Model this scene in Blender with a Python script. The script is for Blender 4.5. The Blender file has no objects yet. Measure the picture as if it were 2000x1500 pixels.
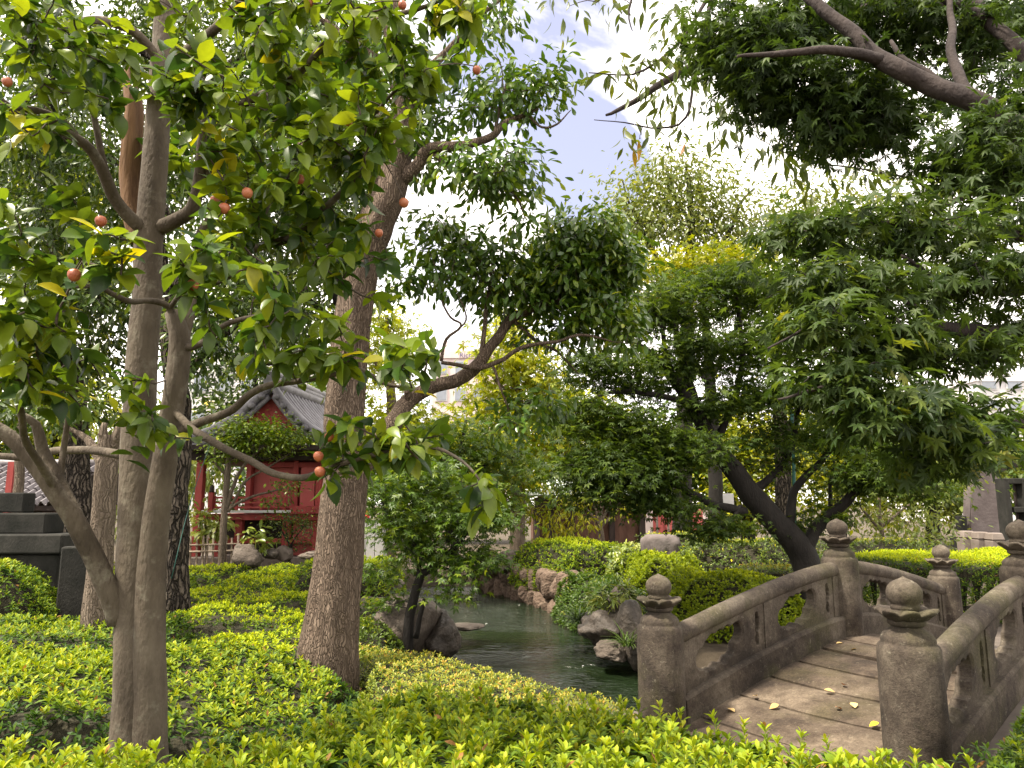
import bpy, bmesh, math, random
import numpy as np
from mathutils import Vector, Matrix, noise

random.seed(7)
R = np.random.default_rng(7)
sc = bpy.context.scene
COL = sc.collection

# ------------------------------------------------------------------ camera
F_PX = 1450.0
PITCH = math.radians(9.2)
CAM = np.array([0.0, 0.0, 1.5])
cam_d = bpy.data.cameras.new('camera')
cam_d.sensor_width = 36.0
cam_d.lens = F_PX / 2000.0 * 36.0
cam_d.clip_start = 0.05
cam_d.clip_end = 2000.0
cam_o = bpy.data.objects.new('camera', cam_d)
cam_o.location = CAM
cam_o.rotation_euler = (math.pi / 2 + PITCH, 0, 0)
COL.objects.link(cam_o)
sc.camera = cam_o

# ------------------------------------------------------------------ light
SUN_EL = math.radians(61.0)
SUN_AZ = math.radians(-112.0)      # compass direction to the sun measured from +Y towards +X
to_sun = Vector((math.sin(SUN_AZ) * math.cos(SUN_EL), math.cos(SUN_AZ) * math.cos(SUN_EL), math.sin(SUN_EL)))
sun_d = bpy.data.lights.new('sun', 'SUN')
sun_d.energy = 3.9
sun_d.angle = math.radians(5.0)
sun_d.color = (1.0, 0.91, 0.76)
sun_o = bpy.data.objects.new('sun', sun_d)
sun_o.rotation_euler = (-to_sun).to_track_quat('-Z', 'Y').to_euler()
sun_o.location = (0, 0, 30)
COL.objects.link(sun_o)

sc.view_settings.view_transform = 'Standard'
sc.view_settings.look = 'None'
sc.view_settings.gamma = 1.0
sc.view_settings.exposure = 1.55
sc.view_settings.use_curve_mapping = False

wd = bpy.data.worlds.new('World')
sc.world = wd
wd.use_nodes = True
nt = wd.node_tree
nt.nodes.clear()
def N(tree, typ, **kw):
    n = tree.nodes.new(typ)
    for k, v in kw.items():
        setattr(n, k, v)
    return n
def L(tree, a, b):
    tree.links.new(a, b)
w_out = N(nt, 'ShaderNodeOutputWorld')
w_bg = N(nt, 'ShaderNodeBackground')
w_bg.inputs[1].default_value = 0.14
sky = N(nt, 'ShaderNodeTexSky', sky_type='NISHITA')
sky.sun_disc = False
sky.sun_elevation = SUN_EL
sky.sun_rotation = SUN_AZ
sky.air_density = 1.0
sky.dust_density = 1.5
sky.ozone_density = 1.2
tc = N(nt, 'ShaderNodeTexCoord')
mp = N(nt, 'ShaderNodeMapping')
mp.inputs['Scale'].default_value = (1.0, 1.0, 1.7)
mp.inputs['Location'].default_value = (0.35, 0.1, 0.2)
nz = N(nt, 'ShaderNodeTexNoise')
nz.inputs['Scale'].default_value = 2.6
nz.inputs['Detail'].default_value = 7.0
nz.inputs['Roughness'].default_value = 0.55
nz.inputs['Distortion'].default_value = 0.4
L(nt, tc.outputs['Generated'], mp.inputs[0])
L(nt, mp.outputs[0], nz.inputs['Vector'])
# two openings of blue between the clouds (directions in the sky)
def sky_dir(px, py):
    u, v = (px - 1000) / F_PX, (750 - py) / F_PX
    d = Vector((u, math.cos(PITCH) - v * math.sin(PITCH), math.sin(PITCH) + v * math.cos(PITCH)))
    return d.normalized()
last = nz.outputs['Fac']
for (px, py, c0, c1, amt) in ((1030, 60, 0.975, 0.999, 0.27), (1150, 340, 0.9945, 0.9993, 0.31)):
    dp = N(nt, 'ShaderNodeVectorMath', operation='DOT_PRODUCT')
    dp.inputs[1].default_value = sky_dir(px, py)
    L(nt, tc.outputs['Generated'], dp.inputs[0])
    mr = N(nt, 'ShaderNodeMapRange')
    mr.interpolation_type = 'SMOOTHSTEP'
    mr.inputs[1].default_value = c0
    mr.inputs[2].default_value = c1
    mr.inputs[3].default_value = 0.0
    mr.inputs[4].default_value = amt
    L(nt, dp.outputs['Value'], mr.inputs[0])
    sb = N(nt, 'ShaderNodeMath', operation='SUBTRACT')
    L(nt, last, sb.inputs[0])
    L(nt, mr.outputs[0], sb.inputs[1])
    last = sb.outputs[0]
cr = N(nt, 'ShaderNodeValToRGB')
cr.color_ramp.elements[0].position = 0.30
cr.color_ramp.elements[0].color = (0, 0, 0, 1)
cr.color_ramp.elements[1].position = 0.52
cr.color_ramp.elements[1].color = (1, 1, 1, 1)
L(nt, last, cr.inputs[0])
veil = N(nt, 'ShaderNodeMix', data_type='RGBA')
veil.inputs[0].default_value = 0.68
veil.inputs[7].default_value = (1.95, 1.8, 2.25, 1)
L(nt, sky.outputs[0], veil.inputs[6])
mx = N(nt, 'ShaderNodeMix', data_type='RGBA')
mx.inputs[7].default_value = (8.6, 8.0, 7.3, 1)
L(nt, cr.outputs[0], mx.inputs[0])
L(nt, veil.outputs[2], mx.inputs[6])
L(nt, mx.outputs[2], w_bg.inputs[0])
L(nt, w_bg.outputs[0], w_out.inputs[0])

cy = sc.cycles
cy.use_denoising = True
try:
    cy.denoiser = 'OPENIMAGEDENOISE'
except Exception:
    pass
cy.max_bounces = 7
cy.diffuse_bounces = 4
cy.glossy_bounces = 3
cy.transmission_bounces = 4
cy.transparent_max_bounces = 4
cy.caustics_reflective = False
cy.caustics_refractive = False
cy.sample_clamp_indirect = 6.0

# ------------------------------------------------------------------ helpers
CP, SP = math.cos(PITCH), math.sin(PITCH)
def at(px, py, Y):
    """World point seen at a photo position, Y metres in front of the viewer."""
    u, v = (px - 1000) / F_PX, (750 - py) / F_PX
    d = np.array([u, CP - v * SP, SP + v * CP])
    return CAM + d * (Y / d[1])
def onz(px, py, z):
    u, v = (px - 1000) / F_PX, (750 - py) / F_PX
    d = np.array([u, CP - v * SP, SP + v * CP])
    return CAM + d * ((z - CAM[2]) / d[2])
def mpp(Y):
    return Y / F_PX * 1.01

def empty(name, loc, label=None, cat=None, group=None):
    o = bpy.data.objects.new(name, None)
    o.empty_display_size = 0.1
    o.location = loc
    COL.objects.link(o)
    tag(o, label, cat, group)
    return o
def tag(o, label=None, cat=None, group=None, kind=None):
    if label: o['label'] = label
    if cat: o['category'] = cat
    if group: o['group'] = group
    if kind: o['kind'] = kind
    return o
def world_base(o):
    p = np.zeros(3)
    while o is not None:
        p = p + np.array(o.location)
        o = o.parent
    return p
def mesh_np(name, V, faces, smooth=False, tint=None):
    """faces: int array (n,3) or (n,4), or list of several such arrays."""
    me = bpy.data.meshes.new(name)
    V = np.asarray(V, dtype=np.float64)
    if isinstance(faces, np.ndarray):
        faces = [faces]
    faces = [f for f in faces if len(f)]
    me.vertices.add(len(V))
    me.vertices.foreach_set('co', V.ravel())
    loops = np.concatenate([f.ravel() for f in faces])
    tot = np.concatenate([np.full(len(f), f.shape[1]) for f in faces])
    start = np.concatenate([[0], np.cumsum(tot)[:-1]])
    me.loops.add(len(loops))
    me.loops.foreach_set('vertex_index', loops.astype(np.int32))
    me.polygons.add(len(tot))
    me.polygons.foreach_set('loop_start', start.astype(np.int32))
    me.polygons.foreach_set('loop_total', tot.astype(np.int32))
    me.polygons.foreach_set('use_smooth', np.full(len(tot), smooth))
    if tint is not None:
        a = me.attributes.new('tint', 'FLOAT', 'FACE')
        a.data.foreach_set('value', np.asarray(tint, dtype=np.float32))
    me.update(calc_edges=True)
    me.validate()
    return me
def obj(name, V, faces, mat, parent=None, smooth=False, tint=None, origin=None, kind=None):
    V = np.asarray(V, dtype=np.float64)
    base = world_base(parent) if parent is not None else np.zeros(3)
    if origin is None:
        origin = V.mean(axis=0) * 0 + base
    origin = np.asarray(origin, dtype=np.float64)
    me = mesh_np(name, V - origin, faces, smooth, tint)
    me.materials.append(mat)
    o = bpy.data.objects.new(name, me)
    o.location = origin - base
    o.parent = parent
    COL.objects.link(o)
    if kind: o['kind'] = kind
    return o
def bm_obj(name, bm, mat, parent=None, smooth=False, bevel=0.0):
    """bm in world coordinates."""
    if bevel:
        bmesh.ops.bevel(bm, geom=[e for e in bm.edges], offset=bevel, segments=1, affect='EDGES')
    bmesh.ops.recalc_face_normals(bm, faces=bm.faces)
    base = world_base(parent) if parent is not None else np.zeros(3)
    if parent is None and len(bm.verts):
        c = [v.co for v in bm.verts]
        base0 = Vector((sum(p.x for p in c) / len(c), sum(p.y for p in c) / len(c), min(p.z for p in c)))
    else:
        base0 = Vector(base)
    bmesh.ops.translate(bm, verts=bm.verts, vec=-base0)
    me = bpy.data.meshes.new(name)
    bm.to_mesh(me); bm.free()
    for p in me.polygons: p.use_smooth = smooth
    me.materials.append(mat)
    o = bpy.data.objects.new(name, me)
    if parent is None: o.location = base0
    o.parent = parent
    COL.objects.link(o)
    return o
def bm_box(bm, x0, x1, y0, y1, z0, z1, rot=0.0, pivot=None):
    vs = []
    cx, cy_ = ((x0 + x1) / 2, (y0 + y1) / 2) if pivot is None else pivot
    for z in (z0, z1):
        for x, y in ((x0, y0), (x1, y0), (x1, y1), (x0, y1)):
            dx, dy = x - cx, y - cy_
            vs.append(bm.verts.new((cx + dx * math.cos(rot) - dy * math.sin(rot), cy_ + dx * math.sin(rot) + dy * math.cos(rot), z)))
    for f in ((0, 3, 2, 1), (4, 5, 6, 7), (0, 1, 5, 4), (1, 2, 6, 5), (2, 3, 7, 6), (3, 0, 4, 7)):
        bm.faces.new([vs[i] for i in f])
    return vs
def box(name, mat, parent, x0, x1, y0, y1, z0, z1, bevel=0.0, rot=0.0, pivot=None):
    bm = bmesh.new()
    bm_box(bm, x0, x1, y0, y1, z0, z1, rot, pivot)
    return bm_obj(name, bm, mat, parent, False, bevel)
def unit(a):
    return a / np.maximum(np.linalg.norm(a, axis=-1, keepdims=True), 1e-9)

# ------------------------------------------------------------------ materials
def new_mat(name):
    m = bpy.data.materials.new(name)
    m.use_nodes = True
    t = m.node_tree
    t.nodes.clear()
    out = N(t, 'ShaderNodeOutputMaterial')
    return m, t, out
def ramp(t, stops):
    r = N(t, 'ShaderNodeValToRGB')
    e = r.color_ramp.elements
    while len(e) < len(stops): e.new(0.5)
    for i, (p, c) in enumerate(stops):
        e[i].position = p
        e[i].color = (c[0], c[1], c[2], 1)
    return r
def leaf_mat(name, stops, trans=0.35, rough=0.42, spec=0.45, by_object=False, tcol=(1.25, 1.2, 0.5)):
    m, t, out = new_mat(name)
    if by_object:
        oi = N(t, 'ShaderNodeObjectInfo'); src = oi.outputs['Random']
    else:
        at_ = N(t, 'ShaderNodeAttribute', attribute_name='tint'); src = at_.outputs['Fac']
    r = ramp(t, stops)
    L(t, src, r.inputs[0])
    # small mottling so that no blade is one flat tone
    g = N(t, 'ShaderNodeNewGeometry')
    n = N(t, 'ShaderNodeTexNoise'); n.inputs['Scale'].default_value = 55.0; n.inputs['Detail'].default_value = 2.0
    L(t, g.outputs['Position'], n.inputs['Vector'])
    mr = N(t, 'ShaderNodeMapRange'); mr.inputs[3].default_value = 0.78; mr.inputs[4].default_value = 1.2
    L(t, n.outputs['Fac'], mr.inputs[0])
    mul = N(t, 'ShaderNodeMix', data_type='RGBA', blend_type='MULTIPLY'); mul.inputs[0].default_value = 1.0
    L(t, r.outputs[0], mul.inputs[6]); L(t, mr.outputs[0], mul.inputs[7])
    p = N(t, 'ShaderNodeBsdfPrincipled')
    p.inputs['Roughness'].default_value = rough
    p.inputs['Specular IOR Level'].default_value = spec
    L(t, mul.outputs[2], p.inputs['Base Color'])
    tr = N(t, 'ShaderNodeBsdfTranslucent')
    tm = N(t, 'ShaderNodeMix', data_type='RGBA', blend_type='MULTIPLY'); tm.inputs[0].default_value = 1.0
    tm.inputs[7].default_value = (tcol[0], tcol[1], tcol[2], 1)
    L(t, mul.outputs[2], tm.inputs[6]); L(t, tm.outputs[2], tr.inputs[0])
    ms = N(t, 'ShaderNodeMixShader'); ms.inputs[0].default_value = trans
    L(t, p.outputs[0], ms.inputs[1]); L(t, tr.outputs[0], ms.inputs[2])
    L(t, ms.outputs[0], out.inputs[0])
    return m
def surf_mat(name, stops, scale=4.0, rough=0.85, bump=0.3, bscale=40.0, stretch=(1, 1, 1), spec=0.3, detail=6.0, bdist=0.02, voronoi=False, second=None, space='Object', patch=None):
    """patch = (stops colour, scale, lo, hi): moss, lichen or stains with a shape of their own"""
    m, t, out = new_mat(name)
    tcn = N(t, 'ShaderNodeTexCoord')
    g = N(t, 'ShaderNodeNewGeometry')
    mpn = N(t, 'ShaderNodeMapping'); mpn.inputs['Scale'].default_value = stretch
    L(t, g.outputs['Position'] if space == 'World' else tcn.outputs['Object'], mpn.inputs[0])
    n1 = N(t, 'ShaderNodeTexNoise'); n1.inputs['Scale'].default_value = scale; n1.inputs['Detail'].default_value = detail
    n1.inputs['Roughness'].default_value = 0.62
    L(t, mpn.outputs[0], n1.inputs['Vector'])
    r = ramp(t, stops)
    L(t, n1.outputs['Fac'], r.inputs[0])
    colr = r.outputs[0]
    if patch:
        n3 = N(t, 'ShaderNodeTexNoise'); n3.inputs['Scale'].default_value = patch[1]; n3.inputs['Detail'].default_value = 8.0
        n3.inputs['Roughness'].default_value = 0.7
        L(t, g.outputs['Position'] if space == 'World' else tcn.outputs['Object'], n3.inputs['Vector'])
        pr = N(t, 'ShaderNodeMapRange'); pr.inputs[1].default_value = patch[2]; pr.inputs[2].default_value = patch[3]
        L(t, n3.outputs['Fac'], pr.inputs[0])
        mxp = N(t, 'ShaderNodeMix', data_type='RGBA')
        L(t, pr.outputs[0], mxp.inputs[0]); L(t, colr, mxp.inputs[6])
        mxp.inputs[7].default_value = (*patch[0], 1)
        colr = mxp.outputs[2]
    p = N(t, 'ShaderNodeBsdfPrincipled')
    p.inputs['Roughness'].default_value = rough
    p.inputs['Specular IOR Level'].default_value = spec
    L(t, colr, p.inputs['Base Color'])
    if bump:
        if voronoi:
            n2 = N(t, 'ShaderNodeTexVoronoi', feature='DISTANCE_TO_EDGE'); n2.inputs['Scale'].default_value = bscale
            hout = n2.outputs['Distance']
        else:
            n2 = N(t, 'ShaderNodeTexNoise'); n2.inputs['Scale'].default_value = bscale; n2.inputs['Detail'].default_value = 5.0
            hout = n2.outputs['Fac']
        L(t, mpn.outputs[0], n2.inputs['Vector'])
        b = N(t, 'ShaderNodeBump'); b.inputs['Strength'].default_value = bump; b.inputs['Distance'].default_value = bdist
        L(t, hout, b.inputs['Height']); L(t, b.outputs[0], p.inputs['Normal'])
    L(t, p.outputs[0], out.inputs[0])
    return m
def C(r, g, b): return (r, g, b)

M = {}
# greens of living leaves (young tip growth to old leaf)
azalea = [(0.0, C(.016, .042, .009)), (.32, C(.054, .112, .011)), (.58, C(.135, .205, .010)), (.88, C(.295, .350, .012)), (.97, C(.38, .37, .02)), (1.0, C(.26, .13, .04))]
M['azalea'] = leaf_mat('azalea_leaf', azalea, .33, .55, .22)
M['azalea_shoot'] = leaf_mat('azalea_leaf_shoot', azalea, .30, .45, .4)
carpet = [(0.0, C(.022, .050, .006)), (.28, C(.100, .165, .006)), (.55, C(.250, .325, .006)), (.97, C(.43, .47, .008)), (1.0, C(.28, .15, .04))]
M['carpet'] = leaf_mat('carpet_leaf', carpet, .33, .6, .2)
M['holly'] = leaf_mat('small_hedge_leaf', [(0, C(0.0483, 0.08424, 0.0132)), (.4, C(0.1656, 0.2203, 0.0242)), (.75, C(0.345, 0.3499, 0.033)), (.93, C(0.4692, 0.3499, 0.044)), (1, C(0.552, 0.2333, 0.055))], .3, .45, .4)
M['darkhedge'] = leaf_mat('dark_hedge_leaf', [(0, C(0.0325, 0.0562, 0.008)), (.5, C(0.1016, 0.157, 0.012)), (.8, C(0.2844, 0.3141, 0.012)), (1, C(0.6094, 0.5455, 0.015))], .28, .4, .45)
M['feather'] = leaf_mat('spirea_leaf', [(0, C(0.09009, 0.1413, 0.0104)), (.5, C(0.2883, 0.3579, 0.013)), (1, C(0.5405, 0.565, 0.0156))], .35, .5, .3)
M['varieg'] = leaf_mat('aucuba_leaf', [(0, C(.05, .09, .015)), (.5, C(.16, .21, .03)), (1, C(.42, .44, .12))], .3, .35, .5)
cam_st = [(0.0, C(.016, .040, .010)), (.25, C(.040, .086, .012)), (.5, C(.095, .150, .012)), (.8, C(.17, .225, .014)), (.93, C(.24, .28, .012)), (1.0, C(.44, .37, .012))]
M['camellia'] = leaf_mat('camellia_leaf', cam_st, .46, .36, .4)
M['camellia_single'] = leaf_mat('camellia_leaf_single', cam_st, .46, .36, .4, by_object=True)
maple_st = [(0.0, C(.019, .039, .008)), (.5, C(.052, .090, .010)), (.85, C(.112, .155, .012)), (1.0, C(.19, .21, .014))]
M['maple'] = leaf_mat('maple_leaf', maple_st, .46, .5, .25)
nmaple_st = [(0.0, C(.018, .038, .010)), (.55, C(.052, .088, .017)), (.88, C(.105, .148, .024)), (1.0, C(.20, .20, .02))]
M['nearmaple'] = leaf_mat('near_maple_leaf', nmaple_st, .46, .5, .3)
M['nearmaple_single'] = leaf_mat('near_maple_leaf_single', nmaple_st, .46, .5, .3, by_object=True)
M['ever'] = leaf_mat('evergreen_leaf', [(0, C(0.02663, 0.06329, 0.008019)), (.5, C(0.06393, 0.1266, 0.01247)), (.85, C(0.1733, 0.2426, 0.01426)), (1, C(0.4529, 0.443, 0.01782))], .3, .33, .5)
M['smallmaple'] = leaf_mat('small_maple_leaf', [(0, C(0.02475, 0.0587, 0.007695)), (.5, C(0.07425, 0.135, 0.009234)), (.85, C(0.1733, 0.2231, 0.01077)), (1, C(0.3217, 0.3287, 0.01231))], .38, .42, .4)
M['gold'] = leaf_mat('golden_leaf', [(0, C(0.09, 0.133, 0.0072)), (.5, C(0.22, 0.247, 0.0072)), (1, C(0.4, 0.342, 0.0108))], .42, .45, .35)
M['lime'] = leaf_mat('lime_leaf', [(0, C(0.1103, 0.15, 0.00648)), (.5, C(0.2646, 0.3, 0.0081)), (1, C(0.4631, 0.42, 0.01215))], .45, .5, .3)
M['pale'] = leaf_mat('pale_leaf', [(0, C(0.0665, 0.099, 0.024)), (.5, C(0.133, 0.171, 0.032)), (1, C(0.247, 0.252, 0.048))], .4, .45, .35)
M['dark_ever'] = leaf_mat('dark_evergreen_leaf', [(0, C(0.02112, 0.04306, 0.0072)), (.5, C(0.0507, 0.09108, 0.01008)), (.85, C(0.1479, 0.1904, 0.01296)), (1, C(0.4225, 0.3643, 0.0144))], .3, .35, .5)
M['cherry'] = leaf_mat('cherry_leaf', [(0, C(0.035, 0.057, 0.012)), (.6, C(0.085, 0.114, 0.016)), (.93, C(0.16, 0.171, 0.024)), (1, C(0.42, 0.152, 0.016))], .4, .4, .4)
M['grass'] = leaf_mat('grass_blade', [(0, C(.03, .06, .012)), (1, C(.10, .16, .03))], .3, .45, .4)

M['bark_cam'] = surf_mat('camellia_bark', [(.28, C(0.0336, 0.0252, 0.01764)), (.45, C(0.0672, 0.05208, 0.03696)), (.6, C(0.0966, 0.07728, 0.05544)), (.8, C(0.1386, 0.1159, 0.08568))], 9, .88, .7, 70, (1, 1, .4), bdist=.012, patch=(C(0.147, 0.1302, 0.0966), 11, .54, .70))
M['bark_big'] = surf_mat('rough_bark', [(.25, C(0.05176, 0.03167, 0.02073)), (.5, C(0.1157, 0.07535, 0.05034)), (.75, C(0.1827, 0.1283, 0.08883))], 16, .92, .9, 70, (1, 1, .22), bdist=.045)
M['bark_dark'] = surf_mat('maple_bark', [(.3, C(0.009, 0.0075, 0.0065)), (.7, C(0.0225, 0.019, 0.016))], 12, .9, .6, 60, (1, 1, .4))
M['bark_near'] = surf_mat('near_maple_bark', [(.3, C(0.02205, 0.01638, 0.01562)), (.7, C(0.049, 0.03731, 0.03298))], 9, .9, .6, 50, (1, 1, .6))
M['bark_fiss'] = None
M['bark_pale'] = surf_mat('pale_bark', [(.25, C(0.06026, 0.04135, 0.02695)), (.5, C(0.1125, 0.08268, 0.0556)), (.8, C(0.1607, 0.124, 0.08761))], 8, .9, .7, 50, (1, 1, .25))
M['heartwood'] = surf_mat('split_wood', [(.3, C(0.06, 0.03, 0.015)), (.7, C(0.18, 0.102, 0.048))], 14, .9, .8, 40, (1, 1, .15))
M['twig'] = surf_mat('twig_bark', [(.3, C(0.04125, 0.0315, 0.024)), (.7, C(0.09, 0.07125, 0.05625))], 20, .9, .2, 60)
M['twig_dark'] = surf_mat('dark_twig_bark', [(.3, C(0.014, 0.0119, 0.0105)), (.7, C(0.035, 0.0294, 0.0252))], 20, .9, .2, 60)
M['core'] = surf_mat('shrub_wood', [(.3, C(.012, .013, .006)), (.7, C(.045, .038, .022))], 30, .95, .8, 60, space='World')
M['stone'] = None
M['slab'] = surf_mat('deck_stone', [(.2, C(0.1004, 0.0715, 0.05724)), (.5, C(0.1507, 0.1102, 0.08786)), (.8, C(0.2134, 0.1601, 0.1231))], 2.6, .78, .3, 120, bdist=.004, space='World', patch=(C(0.226, 0.1639, 0.09984), 1.7, .55, .75))
M['rock'] = surf_mat('garden_rock', [(.25, C(0.05544, 0.04455, 0.03629)), (.5, C(0.1109, 0.08912, 0.07258)), (.75, C(0.1885, 0.1572, 0.1306))], 5, .92, .8, 26, bdist=.03, space='World', patch=(C(0.03326, 0.03145, 0.02177), 4.0, .55, .68))
M['rock_warm'] = surf_mat('wall_rock', [(.25, C(0.06468, 0.04322, 0.03022)), (.5, C(0.1294, 0.08837, 0.064)), (.75, C(0.1898, 0.1414, 0.1066))], 9, .92, 1.0, 18, bdist=.07, space='World', patch=(C(0.05605, 0.04518, 0.02844), 5.0, .56, .7))
M['rock_dark'] = surf_mat('wet_rock', [(.25, C(0.02499, 0.02043, 0.01714)), (.5, C(0.06069, 0.0498, 0.04113)), (.8, C(0.1571, 0.1277, 0.1057))], 6, .6, .8, 22, bdist=.03, space='World')
M['old_stone'] = surf_mat('weathered_stone', [(.25, C(0.006749, 0.007088, 0.005737)), (.5, C(0.0194, 0.01856, 0.01552)), (.8, C(0.04218, 0.03963, 0.03458))], 4, .92, .5, 60, (1, 1, .6), bdist=.01, space='World', patch=(C(0.005062, 0.006072, 0.003712), 2.2, .5, .66))
M['pale_stone'] = surf_mat('pale_stone', [(.3, C(0.1237, 0.09794, 0.08244)), (.7, C(0.1875, 0.1561, 0.1351))], 4, .9, .4, 60, bdist=.01, space='World')
M['monument'] = surf_mat('monument_stone', [(.25, C(0.07526, 0.05914, 0.05645)), (.5, C(0.1183, 0.09677, 0.09248)), (.8, C(0.172, 0.1478, 0.1425))], 1.6, .9, .4, 14, bdist=.03, space='World')
M['pave'] = surf_mat('pavement_concrete', [(.25, C(0.0677, 0.05359, 0.04445)), (.5, C(0.09895, 0.08039, 0.06713)), (.8, C(0.1354, 0.1121, 0.09299))], 9, .92, .6, 180, bdist=.006, space='World')
M['soil'] = surf_mat('soil', [(.3, C(.035, .026, .018)), (.7, C(.10, .078, .052))], 3, .95, .7, 20, bdist=.03, space='World')
M['tile'] = surf_mat('roof_tile', [(.3, C(0.1336, 0.127, 0.1436)), (.7, C(0.2272, 0.2172, 0.2406))], 5, .55, .2, 40, spec=.5, space='World')
M['tile_dark'] = surf_mat('dark_roof_tile', [(.3, C(0.092, 0.08, 0.088)), (.7, C(0.176, 0.16, 0.172))], 8, .5, .2, 40, spec=.5, space='World')
M['red'] = surf_mat('vermilion_paint', [(.3, C(0.1966, 0.02883, 0.0249)), (.5, C(0.2621, 0.03931, 0.03539)), (.75, C(0.3276, 0.06815, 0.05766))], 6, .65, .2, 40, (1, 1, .3), space='World', patch=(C(0.1834, 0.05897, 0.04586), 5, .58, .75))
M['red_panel'] = surf_mat('faded_red_panel', [(.3, C(0.3276, 0.06825, 0.06415)), (.7, C(0.4231, 0.1065, 0.09828))], 4, .7, .1, 40, (1, 1, .3), space='World')
M['dark_wood'] = surf_mat('dark_timber', [(.3, C(.018, .013, .012)), (.7, C(.05, .035, .03))], 6, .85, .3, 40, (1, 1, .3), space='World')
M['brown_wood'] = surf_mat('brown_timber', [(.3, C(.07, .035, .025)), (.7, C(.14, .075, .055))], 6, .85, .3, 40, (1, 1, .3), space='World')
M['white'] = surf_mat('white_paint', [(.3, C(0.4166, 0.4099, 0.4032)), (.7, C(0.5107, 0.504, 0.4973))], 4, .7, .1, 40, space='World')
M['pinkwall'] = surf_mat('pale_pink_render', [(.3, C(0.5208, 0.42, 0.4032)), (.7, C(0.6048, 0.504, 0.483))], 2, .85, .1, 20, space='World')
M['whitewall'] = surf_mat('white_render', [(.3, C(0.5208, 0.504, 0.504)), (.7, C(0.6048, 0.588, 0.588))], 2, .85, .1, 20, space='World')
M['copper'] = surf_mat('green_copper', [(.3, C(.36, .41, .37)), (.7, C(.46, .51, .46))], 3, .65, .2, 30, space='World')
M['bamboo'] = surf_mat('old_bamboo', [(.3, C(.19, .14, .10)), (.7, C(.36, .29, .22))], 10, .7, .2, 40, space='World')
M['fruit'] = surf_mat('fruit_skin', [(.3, C(0.2376, 0.052, 0.02475)), (.55, C(0.324, 0.0988, 0.04125)), (.8, C(0.3384, 0.1404, 0.055))], 28, .42, .2, 90, spec=.45)
M['yellow_leaf'] = leaf_mat('fallen_yellow_leaf', [(0, C(.55, .36, .02)), (1, C(.62, .44, .03))], .1, .5, .3, by_object=True)
M['tan_leaf'] = leaf_mat('fallen_tan_leaf', [(0, C(.48, .30, .11)), (1, C(.58, .40, .17))], .1, .6, .3, by_object=True)
M['brown_leaf'] = leaf_mat('fallen_brown_leaf', [(0, C(.25, .085, .03)), (1, C(.36, .14, .04))], .1, .6, .3, by_object=True)
M['orange'] = surf_mat('orange_cloth', [(.3, C(.62, .20, .04)), (.7, C(.70, .28, .06))], 8, .8, .1, 40)
M['crimson'] = surf_mat('crimson_cloth', [(.3, C(.50, .04, .04)), (.7, C(.60, .06, .05))], 8, .8, .1, 40)
M['green_wire'] = surf_mat('green_plastic', [(.3, C(0.005, 0.045, 0.035)), (.7, C(0.0075, 0.06, 0.045))], 8, .5, 0, 40)
M['sign_yellow'] = surf_mat('yellow_sign', [(.3, C(.72, .55, .10)), (.7, C(.78, .62, .15))], 2, .7, 0, 40)
M['lettering'] = surf_mat('dark_lettering', [(.3, C(.05, .05, .12)), (.7, C(.06, .06, .14))], 2, .7, 0, 40)
M['glass'] = surf_mat('window_glass', [(.3, C(.16, .18, .21)), (.7, C(.22, .24, .28))], 2, .12, 0, 40, spec=.6)
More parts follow.
